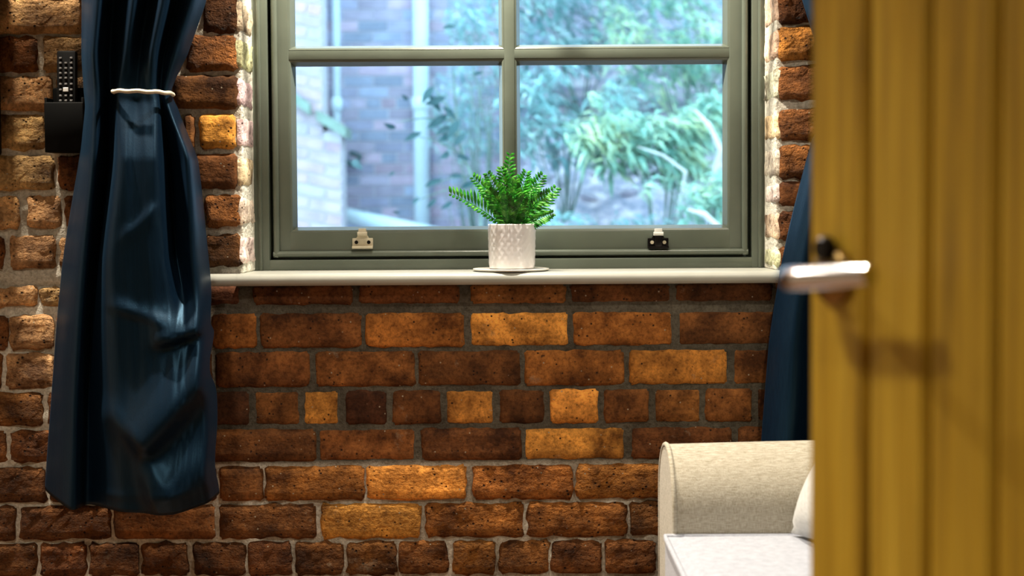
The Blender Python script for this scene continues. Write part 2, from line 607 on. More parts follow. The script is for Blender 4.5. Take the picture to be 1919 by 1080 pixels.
for i, (z0, z1) in enumerate(ROW_Z):
    k = i - EXTRA
    header = (k % 4 == 3)
    above_sill = z0 > OZ0 - 0.002 and z0 < OZ1
    inrow = []
    if k in LEFT:
        inrow += LEFT[k]
    if k in CENTRE:
        inrow += CENTRE[k]
    ymid = sum(ROWS[k]) / 2 if 0 <= k < len(ROWS) else None
    if inrow:
        xs = []
        last = None
        for (a, c, t, q) in sorted(inrow):
            if last is not None and a < last + 5:
                a = last + 9
            if c - a < 12:
                continue
            last = c
            x0, x1 = P(a, ymid, 0).x, P(c, ymid, 0).x
            if above_sill or k < 8:
                x1 = min(x1, OX0 - .001)
            brick_specs.append((x0, x1, z0, min(z1, OZ0 - .003) if k == 8 else z1, t, q, 0))
            xs += [x0, x1]
        lo, hi = min(xs), max(xs)
        # continue the course to both side walls
        x = lo - 0.0115
        while x > XL + 0.03:
            w = 0.101 if header else 0.211
            e = max(x - w, XL)
            brick_specs.append((e, x, z0, z1, rnd.choice([TAN, MID]), C, 1))
            x = e - 0.0115
        if k >= 8:
            fill(hi + .0115, XR, z0, z1, header, BROWN, C, 1)
    else:
        if above_sill:
            fill(XL, OX0 - .001, z0, z1, header, MID, C, 2, start=-rnd.uniform(0, .1))
        elif z0 >= OZ1:
            fill(XL, XR, z0, z1, header, MID, C, 3)
        else:
            fill(XL, XR, z0, z1, header, BROWN, C, 2)

rz = [(P(1490, b_, 0).z, P(1490, t_, 0).z) for (t_, b_) in RROWS]
for k, (z0, z1) in enumerate(rz):
    hi = OX1
    for (a, c, t, q) in RIGHT[k]:
        x0, x1 = max(P(a, RROWS[k][0], 0).x, OX1 + .001), P(c, RROWS[k][0], 0).x
        brick_specs.append((x0, x1, z0, z1, t, q, 0))
        hi = max(hi, x1)
    fill(hi + .0115, XR, z0, z1, False, MID, C, 1)
z = rz[0][1] + .0125
while z + .07 < OZ1 + .03:
    fill(OX1 + .001, XR, z, z + PITCH - .0125, False, MID, C, 2)
    z += PITCH


def brick_mesh(w, h, coarse, seed, depth=0.035, nx=None):
    """a worn brick: rounded, uneven front face with ragged arrises; local origin at the face centre"""
    nx = nx or (12 if w > .15 else 6)
    nz = 4
    verts, faces = [], []
    sv = seed * 13.17
    rag = 0.0032 + 0.0044 * coarse
    rd = 0.006
    idx = {}
    cols = [-w / 2, -w / 2 + rd] + [-w / 2 + rd + (w - 2 * rd) * i / nx for i in range(1, nx)] + [w / 2 - rd, w / 2]
    rws = [-h / 2, -h / 2 + rd] + [-h / 2 + rd + (h - 2 * rd) * i / nz for i in range(1, nz)] + [h / 2 - rd, h / 2]
    for j, zz in enumerate(rws):
        for i, xx in enumerate(cols):
            ex = i in (0, len(cols) - 1)
            ez = j in (0, len(rws) - 1)
            nv = noise.noise_vector(Vector((xx * 58 + sv, zz * 58, sv)))
            nf = noise.noise(Vector((xx * 55 + sv, zz * 55, sv + 3)))
            x, zc, y = xx, zz, 0.0
            if ex or ez:
                y = 0.0055
                x += nv.x * rag * (1 if ex else .3)
                zc += nv.z * rag * (1 if ez else .3)
                if ex and ez:
                    x -= math.copysign(.004, xx)
                    zc -= math.copysign(.004, zz)
                    y = .008
            else:
                y = nf * (0.0010 + 0.0062 * coarse)
            idx[i, j] = len(verts)
            verts.append((x, y, zc))
    nc, nr = len(cols), len(rws)
    for j in range(nr - 1):
        for i in range(nc - 1):
            faces.append((idx[i, j], idx[i + 1, j], idx[i + 1, j + 1], idx[i, j + 1]))
    ring = [idx[i, 0] for i in range(nc)] + [idx[nc - 1, j] for j in range(1, nr)] + \
           [idx[i, nr - 1] for i in range(nc - 2, -1, -1)] + [idx[0, j] for j in range(nr - 2, 0, -1)]
    base = len(verts)
    for r_ in ring:
        v = verts[r_]
        verts.append((v[0], depth, v[2]))
    n = len(ring)
    for i in range(n):
        faces.append((ring[(i + 1) % n], ring[i], base + i, base + (i + 1) % n))
    return verts, faces


# the wall body: core boxes + uneven mortar face
wall = MB()
YC = 0.02
for (x0, x1, z0, z1) in ((XL - .1, OX0, 0, ZC), (OX1, XR + .1, 0, ZC), (OX0, OX1, 0, OZ0), (OX0, OX1, OZ1, ZC)):
    wall.box(x0, x1, YC, .33, z0, z1)
gap = 0.0135


def mortar_depth(x, z):
    flush = 1.0 if (ROW_Z[EXTRA + 12][0] - .02 < z < SILL_Z and x > P(400, 700, 0).x) else 0.0
    base = 0.0035 if flush else 0.0075
    return base + noise.noise(Vector((x * 22, z * 22, 1.7))) * (0.0016 if flush else 0.0075) + noise.noise(Vector((x * 60, z * 60, 4))) * .0012


def mortar_sheet(x0, x1, z0, z1):
    nx = max(2, int((x1 - x0) / gap)); nz = max(2, int((z1 - z0) / gap))
    vs, fs = [], []
    for j in range(nz + 1):
        for i in range(nx + 1):
            x = x0 + (x1 - x0) * i / nx
            zz = z0 + (z1 - z0) * j / nz
            edge = (i in (0, nx) or j in (0, nz))
            vs.append((x, mortar_depth(x, zz) if not edge else .012, zz))
    for j in range(nz):
        for i in range(nx):
            a = j * (nx + 1) + i
            fs.append((a, a + 1, a + nx + 2, a + nx + 1))
    wall.add(vs, fs)


mortar_sheet(XL, OX0, OZ0, OZ1)
mortar_sheet(OX1, XR, OZ0, OZ1)
mortar_sheet(XL, XR, 0.0, OZ0)
mortar_sheet(XL, XR, OZ1, ZC)
wall_back = structure('wall_back', wall, M_mortar, angle=50)
ca = wall_back.data.color_attributes.new('lime', 'FLOAT_COLOR', 'POINT')
XG, ZG0 = P(400, 700, 0).x, ROW_Z[EXTRA + 12][0] - .01
vals = []
for v in wall_back.data.vertices:
    g = 0.0
    if not (ZG0 < v.co.z < SILL_Z and v.co.x > XG):
        g = 0.9
    vals += [g, g, g, 1.0]
ca.data.foreach_set('color', vals)


def put_brick(spec, seed):
    x0, x1, z0, z1, t, q, pri = spec
    w, h = x1 - x0, z1 - z0
    k_ = rnd.uniform(.88, 1.1); g_ = rnd.uniform(.97, 1.03)
    c = [min(255, TONES[t][0] * k_), TONES[t][1] * k_ * g_, TONES[t][2] * k_]
    vs, fs = brick_mesh(w + .003, h + .004, q, seed)
    mb = MB(); mb.add(vs, fs)
    o = mb.build('brick', M_brick, wall_back, smooth=True, loc=((x0 + x1) / 2, rnd.uniform(-.003, .001), (z0 + z1) / 2))
    col = sr(*c)
    o.color = (col[0], col[1], col[2], q)
    return o


# nearest the view first: those stay single bricks, the far rest is one part
def view_rank(s):
    cx, cz = (s[0] + s[1]) / 2, (s[2] + s[3]) / 2
    return (s[6] > 1, max(abs(cx) / 1.15, abs(cz - .92) / .66))


brick_specs.sort(key=view_rank)
for n_, s_ in enumerate(brick_specs[:285]):
    put_brick(s_, n_)
rest = MB()
for n_, (x0, x1, z0, z1, t, q, pri) in enumerate(brick_specs[285:]):
    vs, fs = brick_mesh(x1 - x0, z1 - z0, q, n_ + 900, nx=4)
    rest.add([(v[0] + (x0 + x1) / 2, v[1], v[2] + (z0 + z1) / 2) for v in vs], fs)
ro = rest.build('outer_bricks', M_brick, wall_back, smooth=True)
ro['kind'] = 'stuff'
cc = sr(*TONES[MID]); ro.color = (cc[0], cc[1], cc[2], .8)

# limewashed returns of the opening: a pale skin with pink brick ends showing
for side, xx, rows in ((-1, OX0, [ROW_Z[EXTRA + k] for k in range(0, 8)]), (1, OX1, rz)):
    sk = MB()
    x0, x1 = (xx - .012, xx + .006) if side < 0 else (xx - .006, xx + .012)
    zz = OZ0 + SILL_T
    sk.box(x0, x1, .012, .30, zz, OZ1, b=.003)
    skin = sk.build('reveal_skin', M_lime, wall_back)
    for n_, (z0, z1) in enumerate(rows):
        z0 = max(z0, SILL_Z + .002)
        if z1 - z0 < .02:
            continue
        vs, fs = brick_mesh(.118, z1 - z0 - .006, .7, 400 + n_ + 50 * side, depth=.012, nx=4)
        mb = MB(); mb.add([(v[1], v[0], v[2]) for v in vs], [f[::-1] for f in fs])
        if side > 0:
            mb = MB(); mb.add([(-v[1], v[0], v[2]) for v in vs], fs)
        # local x = into the pier
        mb.v = [((-v[0]) if side < 0 else (-v[0]), v[1], v[2]) for v in mb.v]
        o = mb.build('reveal_brick', M_brick, wall_back, smooth=True,
                     loc=(xx + (.0085 if side < 0 else -.0085), .066, (z0 + z1) / 2))
        c = sr(*[v * rnd.uniform(.92, 1.06) for v in rnd.choice([(255, 246, 232), (255, 240, 220), (250, 224, 196)])])
        o.color = (min(1, c[0]), c[1], c[2], .3)

# ------------------------------------------------------------------ window
win = empty('window_1', ((OX0 + OX1) / 2, WIN_Y, SILL_Z))
tag(win, kind='structure')
W0 = Vector(win.location)


def wbox(name, x0, x1, y0, y1, z0, z1, mat=M_sage, bev=.0025, parent=win):
    b = MB()
    b.box(x0 - W0.x, x1 - W0.x, y0 - W0.y, y1 - W0.y, z0 - W0.z, z1 - W0.z, b=bev)
    return b.build(name, mat, parent, angle=40)


Yf = WIN_Y
fx0, fx1 = OX0 - .004, OX1 + .004
gx0, gx1 = P(503, 300, Yf).x, P(1409, 300, Yf).x        # inner edge of the fixed frame
fz0 = SILL_Z + .0
gz0 = P(956, 485, Yf).z                                  # top of the frame's bottom member
gz1 = OZ1 - .05
wbox('frame_jamb', fx0, gx0, Yf, Yf + .10, fz0, OZ1)
wbox('frame_jamb', gx1, fx1, Yf, Yf + .10, fz0, OZ1)
wbox('frame_sill_member', gx0 - .002, gx1 + .002, Yf + .001, Yf + .10, fz0, gz0)
wbox('frame_head', gx0 - .002, gx1 + .002, Yf + .001, Yf + .10, gz1, OZ1)
# stops behind the working gap
wbox('frame_stop', gx0 - .002, gx0 + .020, Yf + .060, Yf + .095, gz0 - .002, gz1 + .002, bev=0)
wbox('frame_stop', gx1 - .020, gx1 + .002, Yf + .060, Yf + .095, gz0 - .002, gz1 + .002, bev=0)
wbox('frame_stop', gx0 + .0205, gx1 - .0205, Yf + .060, Yf + .095, gz0 - .002, gz0 + .020, bev=0)
wbox('frame_stop', gx0 + .0205, gx1 - .0205, Yf + .060, Yf + .095, gz1 - .020, gz1 + .002, bev=0)
# raised staff bead on the jambs
xb0, xb1 = P(487, 300, Yf).x, P(1424, 300, Yf).x
wbox('jamb_bead', xb0 - .004, xb0 + .004, Yf - .006, Yf + .004, fz0, OZ1, bev=.003)
wbox('jamb_bead', xb1 - .004, xb1 + .004, Yf - .006, Yf + .004, fz0, OZ1, bev=.003)

# sash, a dark gap away from the frame
Ys = Yf + .012
hx0, hx1 = gx0 + .0075, gx1 - .0075
hz0, hz1 = gz0 + .006, gz1 - .006
px0, px1 = P(543, 300, Ys).x, P(1367, 300, Ys).x         # inner edges of the stiles
mz = P(956, 101, Ys).z                                    # centre of the cross bar
mx = P(955.5, 300, Ys).x
pz0 = P(956, 433, Ys).z
pz1 = mz + (mz - pz0)
BARX, BARZ = .0125, .0115
wbox('sash_stile', hx0, px0, Ys, Ys + .045, hz0, hz1)
wbox('sash_stile', px1, hx1, Ys, Ys + .045, hz0, hz1)
wbox('sash_rail', px0 - .002, px1 + .002, Ys + .0004, Ys + .045, hz0, pz0)
wbox('sash_rail', px0 - .002, px1 + .002, Ys + .0004, Ys + .045, pz1, hz1)
wbox('glazing_bar', px0 - .002, px1 + .002, Ys + .002, Ys + .040, mz - BARZ, mz + BARZ)
wbox('glazing_bar', mx - BARX, mx + BARX, Ys + .0015, Ys + .040, pz0 - .002, pz1 + .002)


# rounded bead round the sash edge
def round_bar(name, a, c, r):
    b = MB()
    b.tube([Vector(a) - W0, Vector(c) - W0], r, 12)
    return b.build(name, M_sage, win, angle=60)


rbd = .0070
round_bar('sash_bead', (hx0 + rbd, Ys - .003, hz0), (hx0 + rbd, Ys - .003, hz1), rbd)
round_bar('sash_bead', (hx1 - rbd, Ys - .003, hz0), (hx1 - rbd, Ys - .003, hz1), rbd)
round_bar('sash_bead', (hx0, Ys - .003, hz0 + rbd), (hx1, Ys - .003, hz0 + rbd), rbd)
# panes with their sloping glazing mouldings
GY = Ys + .026
for (a0, a1) in ((px0, mx - BARX), (mx + BARX, px1)):
    for (c0, c1) in ((pz0, mz - BARZ), (mz + BARZ, pz1)):
        d = .0115
        out = [(a0, c0), (a1, c0), (a1, c1), (a0, c1)]
        step = [(a0 + .004, c0 + .004), (a1 - .004, c0 + .004), (a1 - .004, c1 - .004), (a0 + .004, c1 - .004)]
        inn = [(a0 + d, c0 + d), (a1 - d, c0 + d), (a1 - d, c1 - d), (a0 + d, c1 - d)]
        b = MB()
        ringpts = [(out, Ys + .002), (step, Ys + .004), (inn, GY - .001), (inn, GY + .004), (out, GY + .006)]
        vs = [(p[0] - W0.x, yy - W0.y, p[1] - W0.z) for pts, yy in ringpts for p in pts]
        fs = []
        for r_ in range(len(ringpts) - 1):
            for k in range(4):
                k2 = (k + 1) % 4
                fs.append((r_ * 4 + k, r_ * 4 + k2, (r_ + 1) * 4 + k2, (r_ + 1) * 4 + k))
        b.add(vs, fs)
        b.build('glazing_bead', M_sage, win)
        wbox('pane', a0 + .006, a1 - .006, GY, GY + .004, c0 + .006, c1 - .006, M_glass, bev=0)

# sill board with a rounded nose
sx0 = P(335, 515, -.03).x
sx1 = P(1500, 515, -.03).x
b = MB()
nose = [(-.027 - .013 * math.sin(math.pi * q / 8), -SILL_T / 2 - SILL_T / 2 * math.cos(math.pi * q / 8)) for q in range(9)]
prof = [(.20, -SILL_T)] + nose + [(.20, 0)]
# part inside the opening and horns on the wall face share one profile
vs, fs = [], []
for x in (OX0 + .0005, OX1 - .0005):
    for (yy, zz) in prof:
        vs.append((x - W0.x, yy - W0.y, zz))
n_ = len(prof)
fs = [(i, (i + 1) % n_, n_ + (i + 1) % n_, n_ + i) for i in range(n_)] + [tuple(range(n_))[::-1], tuple(range(n_, 2 * n_))]
b.add(vs, fs)
prof2 = [(-.0075, -SILL_T)] + nose + [(-.0075, 0)]
n_ = len(prof2)
for (xa, xb_) in ((sx0, OX0 + .001), (OX1 - .001, sx1)):
    vs = [(x - W0.x, yy - W0.y, zz) for x in (xa, xb_) for (yy, zz) in prof2]
    fs = [(i, (i + 1) % n_, n_ + (i + 1) % n_, n_ + i) for i in range(n_)] + [tuple(range(n_))[::-1], tuple(range(n_, 2 * n_))]
    b.add(vs, fs)
sill = b.build('window_sill', M_sill, win, angle=50)
tag(sill, label='pale painted window sill board with rounded nose')


def catch(pxc, mat, label, dark):
    c = P(pxc, 455, Ys) - W0
    root = MB()
    w, h = .0235, .0105
    y0 = -.0055 + (Ys - W0.y)
    root.box(c.x - w, c.x + w, y0, Ys - W0.y + .001, c.z - h, c.z + h, b=.0015)
    # shelf lip under the plate
    root.box(c.x - w, c.x + w, y0 - .008, y0 + .002, c.z - h - .003, c.z - h + .003, b=.001)
    # waist tapering up to the tongue
    root.add([(c.x - .015, y0 + .001, c.z + h - .001), (c.x + .015, y0 + .001, c.z + h - .001), (c.x + .009, y0 + .001, c.z + h + .009), (c.x - .009, y0 + .001, c.z + h + .009),
              (c.x - .015, y0 + .005, c.z + h - .001), (c.x + .015, y0 + .005, c.z + h - .001), (c.x + .009, y0 + .005, c.z + h + .009), (c.x - .009, y0 + .005, c.z + h + .009)],
             [(0, 1, 2, 3), (4, 7, 6, 5), (0, 4, 5, 1), (1, 5, 6, 2), (2, 6, 7, 3), (3, 7, 4, 0)])
    o = root.build('window_catch', mat, win, angle=40)
    o['label'] = label
    t = MB()
    t.tube([(c.x - .011, y0 - .004, c.z + h + .010), (c.x + .011, y0 - .004, c.z + h + .010)], .0045, 10)
    t.box(c.x - .009, c.x + .009, y0 - .006, y0 - .001, c.z + h + .006, c.z + h + .022, b=.0015)
    t.build('tongue', M_white_gloss if dark else mat, o, angle=40)
    for sx in (-1, 1):
        s_ = MB()
        s_.tube([(c.x + sx * .014, y0 - .0015, c.z + .001), (c.x + sx * .014, y0 + .001, c.z + .001)], .0042, 12)
        s_.build('screw', M_cream_metal if dark else M_dark_metal, o, angle=40)
    if dark:
        s_ = MB()
        s_.box(c.x - .008, c.x + .008, y0 - .007, y0 + .001, c.z - h, c.z + h + .006, b=.002)
        s_.build('swivel', M_dark_metal, o, angle=40)


catch(680, M_cream_metal, 'cream painted window catch plate with two dark screws', False)
catch(1233, M_dark_metal, 'dark metal window catch with pale tongue', True)

# ------------------------------------------------------------------ doorway wall and the open door behind which the camera stands
D0 = 1.25                                   # distance of the free edge from the lens plane
TH = 63.0
cth, sth = math.cos(R(TH)), math.sin(R(TH))
free = P(1526, 540, CAM_LOC.y + D0)
DW = .88
hinge = Vector((free.x + DW * cth, free.y - DW * sth, 0))
b = MB()
JX0, JX1 = hinge.x - .96, hinge.x + .03
b.box(XL, JX0, YF - .12, YF, 0, ZC)
b.box(JX1, XR, YF - .12, YF, 0, ZC)
b.box(JX0, JX1, YF - .12, YF, 2.06, ZC)
structure('wall_front', b, M_plaster)
b = MB()
for (xa, xb_, za, zb) in ((JX0, JX0 + .028, 0, 2.06), (JX1 - .028, JX1, 0, 2.06), (JX0, JX1, 2.032, 2.06)):
    b.box(xa, xb_, YF - .135, YF + .012, za, zb)
structure('trim_1', b, M_sage)

door = empty('door_1', (free.x, free.y, .01))
door.rotation_euler = (0, 0, -R(TH))       # local +x runs from the free edge to the hinges, local -y is the face towards the hall
tag(door, kind='structure')


def s_of(px):
    """distance along the door at which a vertical line shows at photo column px"""
    d = ray(px, 540)
    # cam + t d = free + s (cth, -sth)
    ax, ay = d.x, d.y
    bx, by = free.x - CAM_LOC.x, free.y - CAM_LOC.y
    det = ax * sth + ay * cth
    # ax t - cth s = bx ; ay t + sth s = by
    return (ax * by - ay * bx) / det


seams = [0.0, s_of(1631), s_of(1745), s_of(1873)]
wd = (seams[3] - seams[1]) / 2
while seams[-1] + wd < DW - .05:
    seams.append(seams[-1] + wd)
seams.append(DW)
for i in range(len(seams) - 1):
    a, c = seams[i] + (.0018 if i else 0), seams[i + 1] - .0018
    b = MB()
    ch = .005
    pr = [(a, 0), (a + ch, -ch), (c - ch, -ch), (c, 0), (c, .022), (a, .022)]
    if i == 0:
        pr[0] = (a, -.003); pr[1] = (a + .002, -ch)
    n_ = len(pr)
    vs = [(x - (a + c) / 2, y, z) for z in (0, 2.02) for (x, y) in pr]
    fs = [(k, (k + 1) % n_, n_ + (k + 1) % n_, n_ + k) for k in range(n_)] + [tuple(range(n_))[::-1], tuple(range(n_, 2 * n_))]
    b.add(vs, fs)
    b.build('board', M_pine, door, loc=((a + c) / 2, 0, 0))
for zz in (.2, 1.0, 1.78):
    b = MB(); b.box(.03, DW - .03, .0225, .043, zz, zz + .14, b=.004)
    b.build('ledge', M_pine, door)

# lever handle: rose near the free edge, neck square to the face, lever running back towards the hinges
hz = P(1500, 521, CAM_LOC.y + D0 - .06).z - .01
hs = .036
hnd = empty('door_handle', (hs, -.005, hz), door)
b = MB(); b.lathe([(.0265, 0), (.0265, .005), (.024, .008), (.013, .010), (.0115, .014)], 32)
b.v = [(v[0], -v[2], v[1]) for v in b.v]
b.build('rose', M_brass, hnd, angle=40)
b = MB()
n0 = .062
pts = [(0, -.006, 0), (0, -n0 * .6, 0), (0, -n0 + .012, 0), (.003, -n0 + .004, 0), (.010, -n0, 0), (.03, -n0, .001), (.07, -n0, .004), (.112, -n0 + .002, .007)]
b.tube(pts, [.0095, .0095, .0100, .0106, .0108, .0106, .0102, .0092], 20)
b.build('lever', M_chrome, hnd, angle=50)
b = MB(); b.lathe([(.008, 0), (.012, .004), (.012, .010), (.009, .014)], 20)
b.v = [(v[0] - .004, -v[2] - .002, v[1] + .026) for v in b.v]
b.build('thumb_turn', M_dark_metal, hnd, angle=40)

# ------------------------------------------------------------------ curtains
def catmull(p0, p1, p2, p3, t):
    return .5 * ((2 * p1) + (-p0 + p2) * t + (2 * p0 - 5 * p1 + 4 * p2 - p3) * t * t + (-p0 + 3 * p1 - 3 * p2 + p3) * t ** 3)


def interp_row(vals, u):
    n = len(vals) - 1
    f = min(max(u, 0), .99999) * n
    i = int(f); t = f - i
    return catmull(vals[max(i - 1, 0)], vals[i], vals[min(i + 1, n)], vals[min(i + 2, n)], t)


def curtain(name, levels, label, wrinkles=(), nu=150, nv=190, yref=-.10, seed=0, zlift=None):
    """levels: (pixel row, [column x px], [column Y])"""
    rows = []
    for (py, xs, ys) in levels:
        pz = P(sum(xs) / len(xs), py, yref).z
        rows.append((pz, [P(x, py, y).x for x, y in zip(xs, ys)], ys, py, xs))
    rows.sort(key=lambda r: -r[0])
    vs, fs = [], []
    zs = [r[0] for r in rows]
    for j in range(nv + 1):
        v = j / nv
        z = zs[0] + (zs[-1] - zs[0]) * v
        k = 0
        while k < len(zs) - 2 and z < zs[k + 1]:
            k += 1
        t = (z - zs[k]) / (zs[k + 1] - zs[k])
        k0, k3 = max(k - 1, 0), min(k + 2, len(zs) - 1)

        def blend(sel):
            out = []
            for c in range(len(rows[0][1])):
                a, b_, c_, d_ = (sel(rows[q])[c] for q in (k0, k, k + 1, k3))
                m1 = (c_ - a) * .5
                m2 = (d_ - b_) * .5
                tt = t
                lin = b_ + (c_ - b_) * tt
                cat = catmull(a, b_, c_, d_, tt)
                out.append(.5 * lin + .5 * cat)
            return out
        xr = blend(lambda r: r[1]); yr = blend(lambda r: r[2]); pxr = blend(lambda r: r[4])
        py = rows[k][3] + (rows[k + 1][3] - rows[k][3]) * t
        for i in range(nu + 1):
            u = i / nu
            x = interp_row(xr, u); y = interp_row(yr, u); px = interp_row(pxr, u)
            y += .0035 * noise.noise(Vector((u * 9 + seed, z * 2.2, seed))) + .0022 * noise.noise(Vector((u * 24 + seed, z * 5, seed + 2)))
            for (ax, ay, bx, by, wu, wdn, amp) in wrinkles:
                # a crest from a to b, gentle on its upper side and steep below
                dx, dy = bx - ax, by - ay
                L = math.hypot(dx, dy)
                tt = ((px - ax) * dx + (py - ay) * dy) / (L * L)
                sd = (dx * (py - ay) - dy * (px - ax)) / L
                e = max(0, -tt, tt - 1) * L / 26.0
                y -= amp * math.exp(-(sd / (wdn if sd > 0 else wu)) ** 2 - e * e)
            zz = z
            if zlift:
                zz += zlift(u) * max(0, (v - .75) / .25) ** 1.5
            vs.append((x, y, zz))
    for j in range(nv):
        for i in range(nu):
            a = j * (nu + 1) + i
            fs.append((a, a + nu + 1, a + nu + 2, a + 1))
    mb = MB(); mb.add(vs, fs)
    root = empty(name, (sum(rows[-1][1]) / len(rows[-1][1]), -.1, zs[-1]))
    mb.v = [(v[0] - root.location.x, v[1] - root.location.y, v[2] - root.location.z) for v in mb.v]
    o = mb.build('fabric', M_satin, root, smooth=True)
    sol = o.modifiers.new('thickness', 'SOLIDIFY')
    sol.thickness = .003
    sol.offset = 0
    tag(root, label, 'curtain')
    return root, rows


YU = [-.045, -.12, -.065, -.135, -.095, -.135, -.065, -.125, -.06]
LV = [
    (-420, [150, 185, 215, 265, 300, 345, 380, 425, 465], [-.06, -.12, -.06, -.12, -.06, -.12, -.06, -.12, -.06]),
    (-60, [153, 188, 214, 258, 285, 318, 345, 375, 400], [-.05, -.125, -.065, -.125, -.08, -.13, -.07, -.12, -.06]),
    (0, [154, 184, 212, 250, 278, 308, 332, 360, 384], [-.05, -.125, -.07, -.125, -.09, -.13, -.08, -.12, -.06]),
    (100, [154, 176, 205, 236, 262, 288, 308, 330, 350], [-.05, -.125, -.075, -.12, -.10, -.125, -.09, -.115, -.07]),
    (168, [158, 180, 206, 224, 256, 286, 300, 312, 320], [-.06, -.12, -.085, -.115, -.115, -.115, -.10, -.10, -.075]),
    (200, [160, 180, 205, 222, 256, 292, 302, 316, 332], [-.06, -.122, -.08, -.12, -.121, -.12, -.095, -.105, -.07]),
    (300, [148, 176, 205, 220, 256, 296, 318, 350, 370], [-.05, -.13, -.06, -.15, -.158, -.15, -.07, -.13, -.06]),
    (480, [120, 158, 184, 200, 250, 303, 330, 362, 389], [-.05, -.13, -.065, -.155, -.165, -.158, -.085, -.135, -.06]),
    (600, [108, 148, 174, 203, 262, 318, 350, 378, 400], [-.05, -.13, -.07, -.155, -.165, -.16, -.14, -.14, -.07]),
    (750, [98, 140, 168, 212, 270, 325, 358, 386, 406], [-.05, -.13, -.075, -.15, -.165, -.165, -.155, -.145, -.08]),
    (948, [86, 134, 166, 226, 282, 330, 364, 392, 411], [-.05, -.135, -.085, -.15, -.165, -.165, -.15, -.13, -.08]),
]
wr = [(284, 812, 412, 684, 60, 22, .055), (318, 630, 410, 604, 44, 10, .032), (300, 915, 415, 880, 60, 40, .036), (215, 770, 320, 905, 16, 34, .010),
      (236, 578, 296, 596, 16, 8, .009), (180, 921, 411, 909, 5, 3, .003), (250, 430, 285, 400, 10, 16, .006)]


def lift(u):
    return .022 * (max(0, (u - .62) / .38)) + .026 * max(0, (.12 - u) / .12)


cur, crow = curtain('curtain', LV, 'navy satin curtain gathered by a pale cord, beside the remote holder', wr, seed=3, zlift=lift)
# cord tie-back
tz = P(262, 173, -.12).z
x0, x1 = P(206, 173, -.13).x, P(318, 177, -.12).x
pts = []
xm, hw = (x0 + x1) / 2, (x1 - x0) / 2
for k in range(41):
    an = 2 * math.pi * k / 40
    pts.append((xm + hw * math.cos(an) - cur.location.x, -.1 - .042 * (1 if math.sin(an) > 0 else .8) * abs(math.sin(an)) ** .6 * math.copysign(1, math.sin(an)) - cur.location.y,
                tz - .002 * math.cos(an) - cur.location.z + .001 * math.sin(an * 9)))
b = MB(); b.tube(pts, .0042, 8, cap=False)
t_ = b.build('tie_back', M_cord, cur, smooth=True)
tag(t_, label='pale twisted cord tie-back')

RV = []
for (py, lx, rx) in ((-420, 1462, 1780), (-60, 1490, 1780), (0, 1507, 1778), (100, 1538, 1765), (168, 1568, 1745), (190, 1562, 1748), (260, 1522, 1765),
                     (400, 1486, 1785), (500, 1464, 1795), (640, 1442, 1800), (820, 1428, 1806), (945, 1420, 1808)):
    n_ = 9
    xs = [lx + (rx - lx) * k / (n_ - 1) for k in range(n_)]
    RV.append((py, xs, [-.055, -.11, -.075, -.135, -.07, -.13, -.07, -.13, -.05]))
cur2, r2_ = curtain('curtain', RV, 'navy satin curtain falling behind the cream sofa beside the wooden door', (), nu=90, nv=120, seed=11)
tz2 = P(1650, 170, -.12).z
pts = []
xa, xb_ = P(1562, 173, -.12).x, P(1752, 173, -.12).x
xm, hw = (xa + xb_) / 2, (xb_ - xa) / 2
for k in range(41):
    an = 2 * math.pi * k / 40
    pts.append((xm + hw * math.cos(an) - cur2.location.x, -.095 - .05 * math.sin(an) - cur2.location.y, tz2 - cur2.location.z))
b = MB(); b.tube(pts, .0042, 8, cap=False)
b.build('tie_back', M_cord, cur2, smooth=True)

# pole both curtains hang from (above the picture)
ptop = max(crow[0][0], r2_[0][0])
pole = empty('curtain_pole', (0, -.09, ptop + .012))
b = MB(); b.tube([(-1.35, 0, 0), (1.35, 0, 0)], .012, 14); b.build('rod', M_dark_metal, pole, smooth=True)
for sx in (-1.3, 0, 1.3):
    b = MB(); b.tube([(sx, 0, 0), (sx, .092, 0)], .007, 10); b.build('bracket', M_dark_metal, pole, smooth=True)
for sx in (-1.37, 1.37):
    b = MB(); b.lathe([(.008, -.02), (.02, -.01), (.022, 0), (.018, .014), (.004, .022)], 16)
    b.v = [(v[2] + sx, v[0], v[1]) for v in b.v]
    b.build('finial', M_dark_metal, pole, smooth=True)
tag(pole, 'dark metal curtain pole on brackets above the window', 'curtain pole')

# ------------------------------------------------------------------ remote control in its wall holder
hc = P(122, 228, -.05)
hol = empty('remote_holder', (hc.x, 0, hc.z))
hx_0, hx_1 = P(84, 230, -.05).x - hc.x, P(158, 230, -.05).x - hc.x
ht, hb = P(122, 172, -.05).z - hc.z, P(122, 284, -.05).z - hc.z
b = MB(); b.box(hx_0 + .004, hx_1 - .004, -.014, -.002, hb, ht + .012, b=.004); b.build('back_plate', M_black, hol, angle=40)
b = MB(); b.box(hx_0, hx_1, -.056, -.046, hb, ht - .022, b=.004); b.build('front_panel', M_black, hol, angle=40)
for xa, xb_ in ((hx_0, hx_0 + .006), (hx_1 - .006, hx_1)):
    b = MB(); b.box(xa, xb_, -.052, -.008, hb, ht - .012, b=.002); b.build('side_panel', M_black, hol, angle=40)
b = MB(); b.box(hx_0, hx_1, -.054, -.006, hb - .002, hb + .006, b=.002); b.build('bottom_panel', M_black, hol, angle=40)
tag(hol, 'black plastic remote holder fixed to the brick wall beside the curtain', 'holder')

